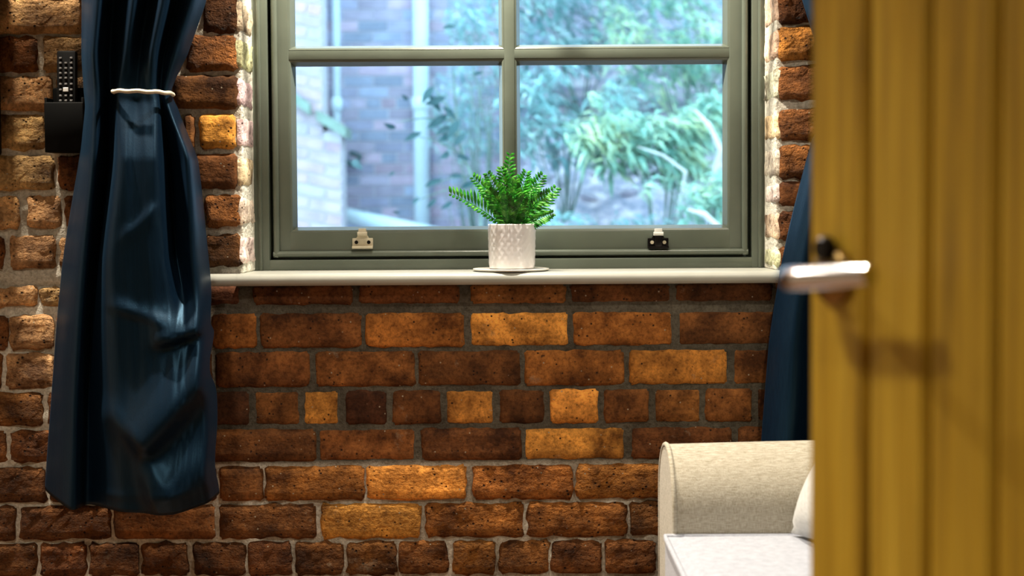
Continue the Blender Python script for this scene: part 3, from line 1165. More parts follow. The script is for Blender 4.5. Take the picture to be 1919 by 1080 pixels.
rt = P(121, 94, -.04); rbm = P(122, 222, -.045)
rem = empty('remote_control', ((rt.x + rbm.x) / 2, -.031, rbm.z - .028))
rem.rotation_euler = (R(-3), 0, R(0))
rw = (P(139, 150, -.04).x - P(103, 150, -.04).x) / 2
rh = rt.z - rem.location.z
b = MB(); b.box(-rw, rw, -.010, .008, 0, rh, b=.004); b.build('body', M_remote, rem, angle=40)
bm_ = MB(); bm_.box(-.0028, .0028, -.0016, 0, -.0019, .0019, b=.0006)
bmesh_small = bm_.mesh('button', M_button)
bm_ = MB(); bm_.box(-.0058, .0058, -.002, 0, -.0046, .0046, b=.001)
bmesh_ok = bm_.mesh('ok_button', M_button_white)
bm_ = MB(); bm_.box(-.0056, .0056, -.0016, 0, -.0034, .0034, b=.0006)
bmesh_wide = bm_.mesh('key_button', M_button_white)
yy_ = [.10, .165, .235, .30, .365, .445, .52, .60, .665, .735]
for i, fy in enumerate(yy_):
    for c in (-1, 0, 1):
        if i == 0 and c == 0:
            continue
        me = bmesh_ok if (i == 6 and c == 0) else bmesh_small
        o = bpy.data.objects.new('button', me)
        o.location = (c * rw * .56, -.010, rh * (1 - fy * .93))
        link(o, rem)
for c in (-1, 0, 1):
    o = bpy.data.objects.new('button', bmesh_wide)
    o.location = (c * rw * .58, -.010, rh * (1 - .755))
    link(o, rem)
tag(rem, 'slim black remote control with small pale buttons standing in the wall holder', 'remote control')

# television whose lower corner just enters the picture
tvx = P(-2.5, 280, -.05).x
tvb = P(2, 291, -.05).z
tv = empty('television', (tvx - .45, 0, tvb))
b = MB(); b.box(-.45, .45, -.055, -.028, 0, .54, b=.006); b.build('casing', M_black, tv, angle=40)
b = MB(); b.box(-.44, .44, -.0565, -.054, .012, .528); b.build('screen', simple('screen_glass', sr(8, 8, 9), .15, noise_amt=.02), tv)
b = MB(); b.box(-.15, .15, -.030, -.006, .16, .38, b=.004); b.build('wall_bracket', M_dark_metal, tv)
tag(tv, 'black flat television mounted on the brick wall', 'television')

# ------------------------------------------------------------------ potted fern
pc = P(959.5, 500, .045)
pot = empty('potted_fern', (pc.x, .045, SILL_Z + .006))
prad = (P(1004, 430, .045).x - P(915, 430, .045).x) / 2
ph = P(960, 420, .045).z - (SILL_Z + .006)
n_, m_ = 128, 36
vs, fs = [], []
for j in range(m_ + 1):
    t = j / m_
    for k in range(n_):
        an = 2 * math.pi * k / n_
        r0 = prad * (.955 + .045 * t)
        a = k / n_ * 22
        lat = min(abs(((a + t * 5.0) % 1) - .5), abs(((a - t * 5.0) % 1) - .5))
        groove = max(0, 1 - lat / .16)
        r1 = r0 + (.0011 * groove if .06 < t < .94 else 0)
        if j == 0:
            r1 = r0 - .002
        vs.append((r1 * math.cos(an), r1 * math.sin(an), ph * t))
for (rr, tt) in ((prad * .955, 1.005), (prad * .93, 1.0), (prad * .92, .86)):
    for k in range(n_):
        an = 2 * math.pi * k / n_
        vs.append((rr * math.cos(an), rr * math.sin(an), ph * tt))
for j in range(m_ + 3):
    for k in range(n_):
        k2 = (k + 1) % n_
        fs.append((j * n_ + k, j * n_ + k2, (j + 1) * n_ + k2, (j + 1) * n_ + k))
fs.append(tuple(range(n_ - 1, -1, -1)))
mb = MB(); mb.add(vs, fs)
tag(mb.build('pot', M_ceramic, pot, smooth=True), label='white ceramic pot embossed with a diamond lattice')
mb = MB(); mb.lathe([(.001, ph * .9), (prad * .5, ph * .915), (prad * .93, ph * .89)], 32, cap=False); mb.build('soil', M_soil, pot, smooth=True)
tag(pot, 'bright green fern in a white lattice-embossed pot on the window sill', 'potted plant')
# saucer
sa = MB()
sr_ = (P(1030, 506, .045).x - P(886, 506, .045).x) / 2
sa.lathe([(sr_ * .8, 0.0003), (sr_ * .96, .0012), (sr_, .0035), (sr_ * .985, .0055), (sr_ * .93, .0055), (sr_ * .86, .0045), (.002, .0045)], 48, cap=False)
so = sa.build('saucer', M_saucer, None, smooth=True, loc=(pc.x - .002, .045, SILL_Z + .0005))
tag(so, 'flat cream saucer under the white fern pot', 'saucer')


def frond(base, ctrl, tip, length_max, n=20, width=.0066, side_normal=None, tint=1.0, wid2=1.0):
    """stem curve plus paired narrow leaflets"""
    base, ctrl, tip = Vector(base), Vector(ctrl), Vector(tip)
    mb = MB()
    pts = [(base * (1 - t) ** 2 + ctrl * 2 * t * (1 - t) + tip * t * t) for t in [i / n for i in range(n + 1)]]
    mb.tube(pts, [.0016 * (1 - .7 * i / n) for i in range(n + 1)], 5)
    nrm = Vector(side_normal or (0, -1, .15)).normalized()
    for i in range(2, n + 1):
        t = i / n
        p = base * (1 - t) ** 2 + ctrl * 2 * t * (1 - t) + tip * t * t
        tan = ((ctrl - base) * (1 - t) + (tip - ctrl) * t).normalized()
        side = tan.cross(nrm).normalized()
        L = length_max * (math.sin((t * .62 + .25) * math.pi) ** .8) * 1.0
        for sg in (-1, 1):
            lr = random.Random(i * 7 + sg + int(base.x * 1e5))
            LL = max(.006, L * lr.uniform(.85, 1.12)) * (wid2 if sg < 0 else 1)
            d = (side * sg * .86 + tan * .62 + nrm * lr.uniform(-.15, .3)).normalized()
            wv = tan.cross(side).cross(d).normalized()
            wv = d.cross(nrm).normalized()
            w = width * lr.uniform(.8, 1.1)
            lifted = nrm * (.12 * LL)
            a = p
            q = [a, a + d * LL * .35 + wv * w * .5 + lifted * .6, a + d * LL * .75 + wv * w * .38 + lifted, a + d * LL + lifted * .7,
                 a + d * LL * .75 - wv * w * .38 + lifted * .9, a + d * LL * .35 - wv * w * .5 + lifted * .5, a + d * LL * .5 + lifted * 1.3]
            mb.add(q, [(0, 1, 6), (1, 2, 6), (2, 3, 6), (3, 4, 6), (4, 5, 6), (5, 0, 6)])
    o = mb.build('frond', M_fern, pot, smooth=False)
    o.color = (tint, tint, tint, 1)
    return o


def fp(px, py, dy=0.0):
    v = P(px, py, .045 + dy)
    return (v.x - pot.location.x, v.y - pot.location.y, v.z - pot.location.z)


rim = ph * .93
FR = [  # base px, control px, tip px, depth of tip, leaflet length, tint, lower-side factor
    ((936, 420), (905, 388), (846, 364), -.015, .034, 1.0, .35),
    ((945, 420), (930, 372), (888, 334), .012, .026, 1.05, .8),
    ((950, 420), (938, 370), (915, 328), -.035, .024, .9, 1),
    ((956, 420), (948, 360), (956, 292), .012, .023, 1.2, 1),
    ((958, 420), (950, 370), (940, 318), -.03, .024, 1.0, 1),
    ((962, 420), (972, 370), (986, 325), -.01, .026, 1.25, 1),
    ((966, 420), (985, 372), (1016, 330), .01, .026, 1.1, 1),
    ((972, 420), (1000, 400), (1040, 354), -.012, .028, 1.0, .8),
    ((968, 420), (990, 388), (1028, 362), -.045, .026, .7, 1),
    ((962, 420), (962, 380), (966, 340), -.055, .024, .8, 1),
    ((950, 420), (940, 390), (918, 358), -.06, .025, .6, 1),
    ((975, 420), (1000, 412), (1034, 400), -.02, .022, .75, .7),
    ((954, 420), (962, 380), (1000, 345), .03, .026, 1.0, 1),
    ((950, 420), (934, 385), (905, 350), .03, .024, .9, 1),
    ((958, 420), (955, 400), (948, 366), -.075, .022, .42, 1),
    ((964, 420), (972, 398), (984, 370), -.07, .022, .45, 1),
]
for (bp, cp, tp, dy, Lm, tint, lo_) in FR:
    B_ = fp(*bp); B_ = (B_[0] * .55, dy * .25, rim - .004)
    Cc = fp(cp[0], cp[1], dy * .7)
    Tt = fp(tp[0], tp[1], dy)
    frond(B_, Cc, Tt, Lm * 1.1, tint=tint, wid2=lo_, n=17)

# ------------------------------------------------------------------ sofa (faces -x, far arm along the brick wall)
SY0, SY1 = -.40, -.17
sxf = P(1232, 900, SY1).x
sof = empty('sofa', (sxf, SY1, 0))
SO = Vector(sof.location)
AT = P(1300, 834, (SY0 + SY1) / 2).z       # arm top
ST = P(1300, 999, SY0).z                   # seat top at the arm
SEATW = 1.02
DEPTH = .92
NEAR0 = SY0 - SEATW


def arm(y0, y1, name='arm', flip=1):
    """padded arm: straight sides under a rounded roll, running along x"""
    ym, hw = (y0 + y1) / 2, (y1 - y0) / 2
    prof = [(-hw, .16), (-hw, AT - hw * 1.6)]
    for k in range(0, 17):
        an = math.pi * k / 16
        prof.append((-hw * math.cos(an) * 1.0, AT - hw * .95 + hw * .95 * math.sin(an)))
    prof += [(hw, AT - hw * 1.6), (hw, .16)]
    n = len(prof)
    vs, fs = [], []
    xs = [0.006, .012, .05, .2, .4, .6, DEPTH - .1, DEPTH]
    for i, x in enumerate(xs):
        for (y, z) in prof:
            cr = .010 * math.sin(min(1, x / .75) * math.pi * .5) if z > AT - .1 else 0
            s_ = .985 if i == 0 else 1
            vs.append((x, ym + y * s_ - SO.y, (z + cr)))
    for i in range(len(xs) - 1):
        for k in range(n):
            k2 = (k + 1) % n
            fs.append((i * n + k, i * n + k2, (i + 1) * n + k2, (i + 1) * n + k))
    fs += [tuple(range(n))[::-1], tuple((len(xs) - 1) * n + k for k in range(n))]
    mb = MB(); mb.add(vs, fs)
    a = mb.build(name, M_linen, sof, angle=50)
    # recessed front panel and the piping round its edge
    pv = [(.0035, ym + y * .93 - SO.y, min(z, AT - .008)) for (y, z) in prof]
    mb = MB(); mb.add(pv + [(.010, v[1], v[2]) for v in pv], [tuple(range(n))[::-1]] + [(k, (k + 1) % n, n + (k + 1) % n, n + k) for k in range(n)])
    mb.build('front_panel', M_linen, a, angle=50)
    mb = MB(); mb.tube([(.006, ym + y * .995 - SO.y, z) for (y, z) in prof], .0048, 8); mb.build('piping', M_linen, a, smooth=True)
    return a


arm(SY0, SY1)
arm(NEAR0 - .23, NEAR0)
b = MB(); b.box(.02, DEPTH, NEAR0 - SO.y, SY0 - SO.y, .14, ST - .15, b=.01); b.build('base', M_linen, sof, angle=40)
b = MB(); b.box(DEPTH - .2, DEPTH, NEAR0 - SO.y, SY0 - SO.y, .14, AT + .17, b=.05); b.build('backrest', M_linen, sof, angle=60)
for (fx, fy) in ((.06, SY1 - .06), (.06, NEAR0 - .16), (DEPTH - .07, SY1 - .06), (DEPTH - .07, NEAR0 - .16)):
    b = MB(); b.lathe([(.014, 0), (.022, .15), (.026, .165)], 16, c=(fx, fy - SO.y, 0)); b.build('foot', M_dark_metal, sof, angle=50)


def cushion_mesh(x0, x1, y0, y1, z0, z1, crown, r=.03, nx=20, ny=20):
    """boxed seat cushion with a crowned top"""
    vs, fs = [], []

    def pt(u, v, top):
        x = x0 + (x1 - x0) * u; y = y0 + (y1 - y0) * v
        e = (max(0, 1 - (2 * u - 1) ** 4) * max(0, 1 - (2 * v - 1) ** 4)) ** .5
        return (x, y, (z1 + crown * e) if top else (z0 - .2 * crown * e))
    for top in (1, 0):
        for j in range(ny + 1):
            for i in range(nx + 1):
                vs.append(pt(i / nx, j / ny, top))
    st = nx + 1
    off = st * (ny + 1)
    for j in range(ny):
        for i in range(nx):
            a = j * st + i
            fs.append((a, a + 1, a + st + 1, a + st))
            fs.append((off + a, off + a + st, off + a + st + 1, off + a + 1))
    rim_ = [i for i in range(st)] + [j * st + nx for j in range(1, ny + 1)] + [ny * st + i for i in range(nx - 1, -1, -1)] + [j * st for j in range(ny - 1, 0, -1)]
    for k in range(len(rim_)):
        a, c = rim_[k], rim_[(k + 1) % len(rim_)]
        fs.append((c, a, off + a, off + c))
    mb = MB(); mb.add(vs, fs)
    return mb, [vs[i] for i in rim_]


cxf = P(1246, 1008, SY0).x - SO.x
half = SEATW / 2
for q in range(2):
    y1 = SY0 - half * q - .003 - SO.y
    y0 = SY0 - half * (q + 1) + .003 - SO.y
    mb, rimp = cushion_mesh(cxf, DEPTH - .19, y0, y1, ST - .15, ST - .006, .012)
    o = mb.build('seat_cushion', M_seat, sof, angle=40)
    o['label'] = 'plump white seat cushion with piped edge'
    mb = MB(); mb.tube(rimp + [rimp[0]], .005, 8, cap=False); mb.build('piping', M_seat, o, smooth=True)
tag(sof, 'cream linen sofa with rounded arm under the window wall beside the door', 'sofa')

# scatter cushion leaning at the far corner of the seat
pl = MB()
nn = 24
vs, fs = [], []
S2 = .21
for top in (1, -1):
    for j in range(nn + 1):
        for i in range(nn + 1):
            u, v = 2 * i / nn - 1, 2 * j / nn - 1
            pinch = 1 - .07 * (1 - v * v) * abs(u) ** 2
            pinch2 = 1 - .07 * (1 - u * u) * abs(v) ** 2
            th = .065 * max(0, (1 - u ** 4) * (1 - v ** 4)) ** .55
            vs.append((u * S2 * pinch, v * S2 * pinch2, top * (th + .003)))
off = (nn + 1) ** 2
for j in range(nn):
    for i in range(nn):
        a = j * (nn + 1) + i
        fs.append((a, a + 1, a + nn + 2, a + nn + 1))
        fs.append((off + a, off + a + nn + 1, off + a + nn + 2, off + a + 1))
rim_ = [i for i in range(nn + 1)] + [j * (nn + 1) + nn for j in range(1, nn + 1)] + [nn * (nn + 1) + i for i in range(nn - 1, -1, -1)] + [j * (nn + 1) for j in range(nn - 1, 0, -1)]
for k in range(len(rim_)):
    a, c = rim_[k], rim_[(k + 1) % len(rim_)]
    fs.append((c, a, off + a, off + c))
pl.add(vs, fs)
corner = P(1481, 978, SY0 - .09)
po = pl.build('scatter_cushion', M_pillow, None, smooth=True)
# bottom edge rests on the seat, leaning back towards +x, one side turned to the arm
M = Matrix.Rotation(R(12), 4, 'Z') @ Matrix.Rotation(R(-60), 4, 'Y')
M3 = M.to_3x3()
low = min((M3 @ Vector(v)).z for v in vs)
far = max(vs, key=lambda v: -(M3 @ Vector(v)).x * .9 + (M3 @ Vector(v)).y * .2)
fx_ = M3 @ Vector(far)
po.matrix_world = Matrix.Translation((corner.x + .012 - fx_.x, SY0 - .22, ST + .006 - low)) @ M
tag(po, 'white scatter cushion resting on the sofa seat by the door', 'cushion')

# ------------------------------------------------------------------ downlights and their lamps
def downlight(x, y, z, watt, cone, blend, soft, label):
    r = empty('downlight', (x, y, z + .03))
    b = MB(); b.lathe([(.030, -.012), (.045, -.012), (.047, -.004), (.046, 0)], 28, cap=False); b.build('bezel', M_white_gloss, r, smooth=True)
    b = MB(); b.lathe([(.001, -.004), (.031, -.004)], 24, cap=False); b.build('lens', M_lens, r)
    ld = bpy.data.lights.new('downlight_lamp', 'SPOT')
    ld.energy = watt
    ld.color = WARM
    ld.spot_size = R(cone)
    ld.spot_blend = blend
    ld.shadow_soft_size = soft
    lo = bpy.data.objects.new('lamp', ld)
    lo.location = (0, 0, -.03)
    link(lo, r)
    tag(r, label, 'downlight', 'recessed ceiling downlights')
    return r


for (q, lb) in zip(DOWNLIGHTS + [HALL_LIGHT], ('round white ceiling downlight above the television', 'round white ceiling downlight above the window',
                                              'round white ceiling downlight above the sofa', 'round white ceiling downlight in the room corner by the doorway wall',
                                              'round white ceiling downlight in the hall')):
    downlight(*q, lb)

# ------------------------------------------------------------------ outside
def plain_brick(name):
    m, nt, n, l, bs = new_mat(name)
    oi = n.new('ShaderNodeObjectInfo')
    nz = N(nt, 'ShaderNodeTexNoise', Scale=9.0, Detail=4.0)
    l.new(coords(nt, offset_random=True), nz.inputs['Vector'])
    rp = ramp(nt, [(.3, (.82, .82, .84, 1)), (.7, (1.12, 1.12, 1.12, 1))], nz.outputs['Fac'])
    l.new(mixc(nt, 1.0, oi.outputs['Color'], rp.outputs[0], 'MULTIPLY'), bs.inputs['Base Color'])
    bs.inputs['Roughness'].default_value = .9
    return m


M_ext = plain_brick('outside_brick')
M_ext_mortar = simple('outside_mortar', sr(200, 194, 204), .95, noise_amt=.1, nscale=3)
M_pale_brick_mortar = simple('buttress_mortar', sr(196, 190, 194), .95, noise_amt=.04, nscale=3)
M_stone = simple('cap_stone', sr(130, 150, 138), .9, noise_amt=.2, nscale=8)
M_pipe = simple('pipe_paint', sr(205, 220, 224), .35, noise_amt=.05, nscale=4)
M_leafdark = simple('laurel_leaf', sr(20, 66, 70), .4, noise_amt=.35, nscale=6)
M_bark = simple('bark', sr(112, 128, 120), .9, noise_amt=.3, nscale=20)
M_rubble = None


def leaf_material(name, stops):
    m, nt, n, l, bs = new_mat(name)
    co = coords(nt)
    nz = N(nt, 'ShaderNodeTexNoise', Scale=3.6, Detail=5.0, Roughness=.75)
    l.new(co, nz.inputs['Vector'])
    rp = ramp(nt, stops, nz.outputs['Fac'])
    l.new(rp.outputs[0], bs.inputs['Base Color'])
    bs.inputs['Roughness'].default_value = .5
    return m


M_rubble = leaf_material('rubble', [(.34, sr(92, 108, 122)), (.46, sr(150, 146, 164)), (.56, sr(186, 172, 182)), (.66, sr(222, 214, 218))])
for nd in M_rubble.node_tree.nodes:
    if nd.type == 'TEX_NOISE':
        nd.inputs['Scale'].default_value = 9.0
M_leaf = leaf_material('shrub_leaf', [(.28, sr(40, 104, 92)), (.45, sr(96, 158, 128)), (.58, sr(150, 198, 150)), (.72, sr(214, 224, 168))])
GZ = -.55                                   # ground outside
FY = 7.0                                    # far wall
b = MB(); b.box(-14, 14, .34, 16, GZ - .1, GZ)
structure('ground', b, M_rubble)
b = MB(); b.box(-4.2, 4.6, FY + .012, FY + .3, GZ, 6.5)
fw = structure('wall_courtyard', b, M_ext_mortar)
rows_z = []
zz = P(700, 440, FY).z
fx_0, fx_1 = P(600, 300, FY).x, P(990, 300, FY).x
bm1 = MB(); bm1.box(-.1075, .1075, 0, .03, -.034, .034); bme = bm1.mesh('brick', M_ext)
bm1 = MB(); bm1.box(-.051, .051, 0, .03, -.034, .034); bmh = bm1.mesh('brick', M_ext)
er = random.Random(3)
cnt = 0
k = 0
rest = MB()
while zz < 5.5:
    hd = (k % 5 == 2)
    step = .113 if hd else .226
    x = -4.2 + (0 if k % 2 else .113)
    while x < 4.4:
        px_ = W / 2 + F * x / (FY - CAM_LOC.y)
        vis = fx_0 - .1 < x < fx_1 + .1 and zz < P(700, -25, FY).z
        if vis and cnt < 290:
            o = bpy.data.objects.new('brick', bmh if hd else bme)
            o.location = (x, FY, zz)
            k_ = er.uniform(.9, 1.08)
            c = sr(*[v * k_ for v in er.choice([(168, 158, 176), (158, 156, 178), (178, 158, 174), (148, 154, 174)])])
            o.color = (c[0], c[1], c[2], .25)
            link(o, fw)
            cnt += 1
        elif not vis:
            hw_ = .051 if hd else .1075
            rest.box(x - hw_, x + hw_, FY, FY + .03, zz - .034, zz + .034)
        x += step
    zz += .0825
    k += 1
o = rest.build('outer_bricks', M_ext, fw); o['kind'] = 'stuff'; o.color = sr(162, 156, 174)[:3] + (.25,)

# drainpipe with collars, thin pipe, sloping waste pipe
def pipe(name, px, Y, r, label, z0=None, z1=6.0):
    x = P(px, 250, Y).x
    p = empty(name, (x, Y, z0 if z0 is not None else GZ))
    b = MB(); b.tube([(0, 0, 0), (0, 0, z1 - p.location.z)], r, 20); b.build('pipe', M_pipe, p, smooth=True)
    for zc in (1.9, 3.4):
        b = MB(); b.lathe([(r, -.05), (r + .012, -.045), (r + .012, .045), (r, .05)], 20, c=(0, 0, zc - p.location.z), cap=False); b.build('collar', M_pipe, p, smooth=True)
    tag(p, label, 'drainpipe')


pipe('drainpipe', 790, FY - .075, .060, 'wide pale blue drainpipe on the courtyard brick wall')
pipe('drainpipe', 632, FY - .045, .028, 'thin white pipe beside the buttress')
a_, c_ = P(648, 404, 6.6), P(800, 436, 6.6)
b = MB(); b.tube([a_, c_, c_ + (c_ - a_) * 2], .055, 16)
tag(b.build('waste_pipe', M_pipe, None, smooth=True), 'sloping pale blue waste pipe low beside the buttress', 'pipe')
sp = P(645, 305, FY)
b = MB(); b.tube([(sp.x, FY + .01, sp.z + .02), (sp.x + .03, FY - .1, sp.z), (sp.x + .1, FY - .13, sp.z - .03), (sp.x + .14, FY - .12, sp.z + .04), (sp.x + .06, FY - .1, sp.z + .07)], .022, 10)
tag(b.build('overflow_spout', M_leafdark, None, smooth=True), 'small curved dark overflow spout on the courtyard wall', 'spout')

# stepped pale buttress
BY = 6.2
bx_r = P(640, 330, BY).x
bx_l = bx_r - 1.2
bz_cap = P(640, 246, BY).z
bt = empty('buttress', (bx_r, BY, GZ))
tag(bt, 'pale stepped brick buttress with sloping stone caps outside the window', 'buttress')
b = MB(); b.box(bx_l - bx_r, 0, .012, .26, 0, bz_cap - GZ)
ux = P(603, 100, BY).x - bx_r
b.box(bx_l - bx_r, ux, .012, .26, bz_cap - GZ - .01, 5.0)
b.build('core', M_pale_brick_mortar, bt)
bm1 = MB(); bm1.box(-.1075, .1075, 0, .03, -.034, .034); bbp = bm1.mesh('brick', M_ext)
slope = R(11)
k = 0
zz = -.1
while zz < 4.6:
    for i in range(5):
        x = .0 - i * .226 + (.113 if k % 2 else 0)
        w = .1075
        zc = zz + (-x) * math.tan(slope)
        lim = ux if zc > bz_cap - GZ - .02 else 0
        if zc > 4.7 or x - w > lim - .05:
            continue
        if x + w > lim - .004:
            # cut brick at the corner
            x1 = lim - .004; x0 = x - w
            m1 = MB(); hw_ = (x1 - x0) / 2; m1.box(-hw_, hw_, 0, .03, -.034, .034); me = m1.mesh('brick', M_ext); xc = (x0 + x1) / 2
        else:
            me, xc = bbp, x
        if bx_r + xc < P(520, 250, BY).x:
            continue
        o = bpy.data.objects.new('brick', me)
        o.location = (xc, 0, zz + (-xc) * math.tan(slope))
        o.rotation_euler = (0, slope, 0)
        c = sr(*[v * er.uniform(.95, 1.03) for v in (188, 166, 176)])
        o.color = (c[0], c[1], c[2], .2)
        link(o, bt)
    zz += .084
    k += 1
for (xa, ya, xb_, yb, nm) in ((594, 218, 648, 250, 'cap_stone'), (540, 176, 581, 208, 'cap_stone')):
    A, B_ = P(xa, ya, BY - .05), P(xb_, yb, BY - .05)
    b = MB()
    th = .075
    vs = []
    for yy in (-.08, .27):
        for (q, dz) in ((A, 0), (B_, 0), (B_, th), (A, th)):
            vs.append((q.x - bx_r, yy, q.z - GZ + dz - .03))
    b.add(vs, [(0, 1, 2, 3), (4, 7, 6, 5), (0, 4, 5, 1), (1, 5, 6, 2), (2, 6, 7, 3), (3, 7, 4, 0)])
    b.build(nm, M_stone, bt)

# leafy bank on the right
bank = MB()
nx_, ny_ = 40, 30
vs, fs = [], []
for j in range(ny_ + 1):
    for i in range(nx_ + 1):
        x = -.9 + 5.5 * i / nx_
        y = 2.4 + 4.55 * j / ny_
        hgt = GZ + (max(0, (y - 2.6)) * .62) * min(1, max(0, (x + .9) / 1.2)) + .12 * noise.noise(Vector((x * 2, y * 2, 0)))
        vs.append((x, y, max(GZ - .02, hgt)))
for j in range(ny_):
    for i in range(nx_):
        a = j * (nx_ + 1) + i
        fs.append((a, a + 1, a + nx_ + 2, a + nx_ + 1))
bank.add(vs, fs)
structure('ground_bank', bank, M_rubble, smooth=True)


def bank_z(x, y):
    return GZ + (max(0, (y - 2.6)) * .62) * min(1, max(0, (x + .9) / 1.2))


lr = random.Random(21)
stone_b = bmesh.new(); bmesh.ops.create_icosphere(stone_b, subdivisions=2, radius=1)
for v in stone_b.verts:
    v.co *= 1 + .22 * noise.noise(v.co * 1.3)
sm_ = MB(); sm_.bm(stone_b); stone_me = sm_.mesh('stone', M_rubble, smooth=True)
placed = []
while len(placed) < 60:
    x = lr.uniform(-.05, 1.7); y = lr.uniform(4.2, 6.4)
    s_ = lr.uniform(.035, .09)
    if any(math.hypot(x - q[0], y - q[1]) < (s_ + q[2]) * 1.75 for q in placed):
        continue
    placed.append((x, y, s_))
    o = bpy.data.objects.new('stone', stone_me)
    o.location = (x, y, bank_z(x, y) + s_ * .3)
    o.scale = (s_ * lr.uniform(.8, 1.4), s_, s_ * lr.uniform(.5, .8))
    o.rotation_euler = (lr.uniform(-.3, .3), lr.uniform(-.3, .3), lr.uniform(0, 6))
    link(o)
    tag(o, 'pinkish rubble stone on the leafy bank outside', 'stone', 'rubble stones on the bank')


def leafquad(mb, p, d, up, L, w, droop=.25):
    d = d.normalized()
    s_ = d.cross(up)
    if s_.length < 1e-4:
        s_ = Vector((1, 0, 0))
    s_.normalize()
    n = s_.cross(d)
    a = p
    m1 = p + d * L * .45 + n * L * .06
    t = p + d * L - Vector((0, 0, 1)) * L * droop
    mb.add([a, m1 + s_ * w * .5, t, m1 - s_ * w * .5, m1 + n * w * .2], [(0, 1, 4), (1, 2, 4), (2, 3, 4), (3, 0, 4)])


def shrub(c, rx, ry, rz_, nleaf, label, mat=M_leaf, L=(.06, .12), seed=0, lean=(1, 0, -.3)):
    rr = random.Random(seed)
    gz = bank_z(c[0], c[1]) if c[0] > -.9 else GZ
    root = empty('shrub', (c[0], c[1], gz))
    mb = MB(); tw = MB()
    for k in range(11):
        e = Vector((rr.uniform(-.8, .8) * rx, rr.uniform(-.8, .8) * ry, c[2] - gz + rr.uniform(-.6, .9) * rz_))
        m_ = Vector((e.x * .35 + rr.uniform(-.1, .1), e.y * .35, e.z * .6))
        tw.tube([(e.x * .05, e.y * .05, 0), m_, e], [.008, .005, .002], 6)
    tw.build('branch', M_bark, root, smooth=True)
    for k in range(nleaf):
        while True:
            q = Vector((rr.uniform(-1, 1), rr.uniform(-1, 1), rr.uniform(-1, 1)))
            if .15 < q.length < 1:
                break
        p = Vector((q.x * rx, q.y * ry, c[2] - gz + q.z * rz_))
        if noise.noise(Vector((p.x * 3.2 + seed, p.y * 2, p.z * 3.2))) < -.12:
            continue
        d = Vector((rr.gauss(lean[0], .8), rr.gauss(lean[1] - .3, .6), rr.gauss(lean[2], .5)))
        l_ = rr.uniform(*L)
        leafquad(mb, p, d, Vector((rr.gauss(0, .3), -.4, 1)), l_, l_ * rr.uniform(.16, .3))
    o = mb.build('foliage', mat, root)
    o['kind'] = 'stuff'
    tag(root, label, 'shrub')
    return root


M_leaf2 = leaf_material('pale_leaf', [(.32, sr(64, 122, 118)), (.5, sr(124, 168, 146)), (.66, sr(204, 216, 164))])
M_leaf3 = leaf_material('blue_leaf', [(.3, sr(44, 104, 112)), (.5, sr(116, 158, 158)), (.68, sr(186, 208, 200))])


def at(px, py, Y):
    v = P(px, py, Y)
    return (v.x, v.y, v.z)


shrub(at(1090, 60, 6.3), .75, .3, .6, 2900, 'tall blue green shrub rising behind the teal shrub', M_leaf3, (.07, .14), 1)
shrub(at(1300, 40, 5.55), .68, .28, .55, 2600, 'loose pale green shrub high on the bank', M_leaf2, (.07, .13), 2)
sh_mid = shrub(at(1235, 240, 4.55), .58, .25, .30, 2300, 'yellow green arching shrub in the middle of the bank', M_leaf2, (.07, .15), 3, (1, 0, -.5))
shrub(at(1060, 215, 5.1), .48, .2, .32, 1300, 'dark teal shrub with gaps showing rubble', M_leaf3, (.06, .12), 4)
sh_low = shrub(at(1310, 365, 3.9), .34, .22, .16, 1000, 'low pale shrub at the foot of the bank', M_leaf2, (.05, .12), 5, (1, 0, -.2))
shrub(at(1080, 418, 4.3), .5, .15, .07, 380, 'low blue green groundcover shrub behind the fern', M_leaf3, (.04, .09), 6)
shrub(at(880, 220, 6.35), .32, .25, .48, 1000, 'soft blue green shrub beside the drainpipe', M_leaf3, (.05, .1), 7)
sh_top = shrub(at(1345, 190, 6.3), .55, .28, .5, 1900, 'blue shaded shrub at the top of the bank', M_leaf, (.06, .12), 8)
shrub(at(900, 40, 5.4), .26, .2, .2, 420, 'thin leafy shrub tip high beside the drainpipe', M_leaf3, (.05, .1), 9)
shrub((2.15, 5.0, bank_z(2.15, 5.0) + .75), .55, .35, .5, 1200, 'round green shrub standing apart beyond the low pale shrub', M_leaf, (.06, .12), 10)
shrub((2.9, 5.8, bank_z(2.9, 5.8) + .8), .55, .4, .55, 1200, 'outermost pale shrub on the bank by the courtyard wall', M_leaf2, (.06, .12), 12)

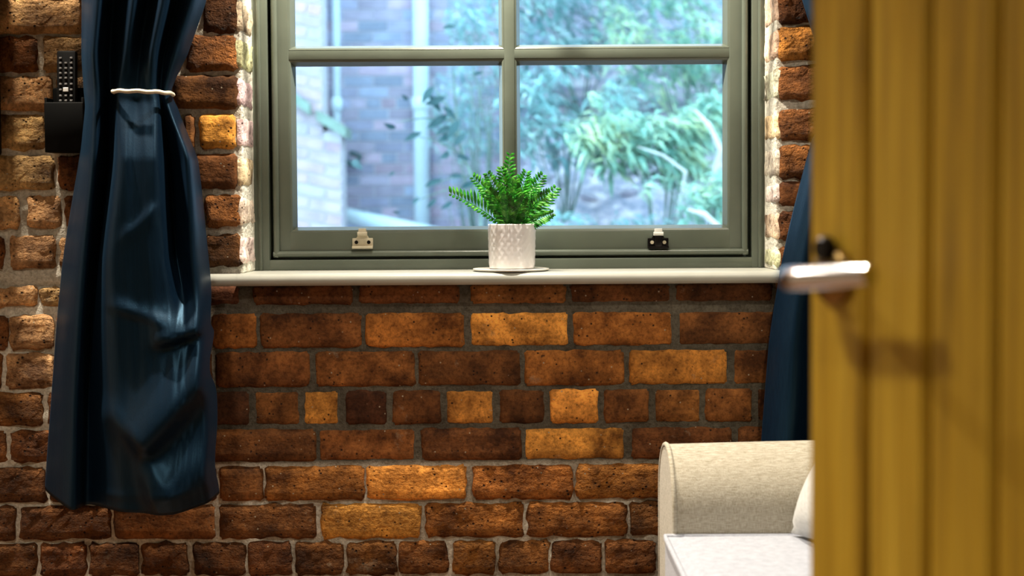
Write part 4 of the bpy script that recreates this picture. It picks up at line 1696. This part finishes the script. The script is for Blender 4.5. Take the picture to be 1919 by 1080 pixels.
# a nearer laurel whose dark leaves cross the drainpipe
lau = empty('laurel_sapling', (P(905, 420, 3.3).x, 3.3, GZ))
LO = Vector(lau.location)
b = MB()
st_pts = [Vector((0, 0, 0)), P(900, 380, 3.3) - LO, P(868, 290, 3.3) - LO, P(838, 200, 3.3) - LO, P(815, 165, 3.3) - LO]
b.tube(st_pts, [.014, .010, .008, .005, .003], 7)
for (q, e) in (((868, 290), (770, 252)), ((855, 250), (800, 262)), ((880, 330), (800, 352)), ((885, 350), (775, 378)), ((845, 225), (740, 230))):
    b.tube([P(*q, 3.3) - LO, P((q[0] + e[0]) / 2, (q[1] + e[1]) / 2 - 6, 3.28) - LO, P(*e, 3.26) - LO], [.005, .004, .002], 6)
b.build('stem', M_bark, lau, smooth=True)
LEAVES = [((812, 162), (790, 195)), ((835, 182), (795, 196)), ((838, 215), (800, 240)), ((850, 238), (815, 252)), ((845, 250), (820, 268)), ((742, 240), (718, 231)),
          ((790, 248), (757, 265)), ((805, 178), (826, 210)), ((842, 286), (823, 298)), ((828, 336), (795, 350)), ((818, 372), (800, 390)), ((740, 322), (728, 330)),
          ((785, 370), (773, 384)), ((848, 378), (825, 392)), ((765, 188), (752, 177)), ((830, 200), (855, 225)), ((860, 225), (838, 262)), ((872, 250), (850, 275)),
          ((880, 300), (852, 290)), ((750, 400), (735, 396)), ((660, 300), (680, 318)), ((868, 330), (840, 330)), ((890, 340), (862, 352)), ((905, 135), (885, 140)), ((830, 52), (855, 50))]
for n_, (a, c) in enumerate(LEAVES):
    A = P(a[0], a[1], 3.26 + .02 * (n_ % 3)) - LO
    B_ = P(c[0], c[1], 3.22 + .02 * (n_ % 4)) - LO
    mb = MB()
    L_ = (B_ - A).length
    d = (B_ - A).normalized()
    upv = Vector((.2 * math.sin(n_), -1, .3 * math.cos(n_ * 2.1)))
    s_ = d.cross(upv).normalized(); nn_ = s_.cross(d)
    w = L_ * .17
    vs = []
    for i, (t, ww) in enumerate(((0, .1), (.2, .7), (.45, 1), (.7, .75), (1, .04))):
        cpt = d * L_ * t + nn_ * L_ * .10 * math.sin(t * math.pi)
        vs += [cpt + s_ * w * ww, cpt - nn_ * w * .25 * ww, cpt - s_ * w * ww]
    fs = []
    for i in range(4):
        for k in range(2):
            fs.append((i * 3 + k, i * 3 + k + 1, i * 3 + k + 4, i * 3 + k + 3))
    mb.add(vs, fs)
    mb.build('leaf', M_leafdark, lau, smooth=True, loc=A)
tag(lau, 'young laurel with dark teal leaves crossing the drainpipe', 'sapling')

# bare bleached branches standing out of three of the shrubs
M_bleached = simple('bleached_wood', sr(214, 210, 204), .8, noise_amt=.1)
for (rt_, a, c, r) in ((sh_mid, (1302, 205), (1350, 280), .013), (sh_low, (1288, 393), (1345, 425), .014), (sh_mid, (1195, 275), (1285, 322), .008)):
    Y = rt_.location.y - .27
    A, B_ = P(a[0], a[1], Y) - rt_.location, P(c[0], c[1], Y) - rt_.location
    b = MB()
    b.tube([A, (A + B_) * .5 + Vector((.01, 0, .02)), B_, Vector((B_.x * .8, .05, B_.z * .5)), Vector((B_.x * .3, .1, .0))], [r * .4, r, r * 1.3, r, r], 8)
    b.build('bare_branch', M_bleached, rt_, smooth=True)
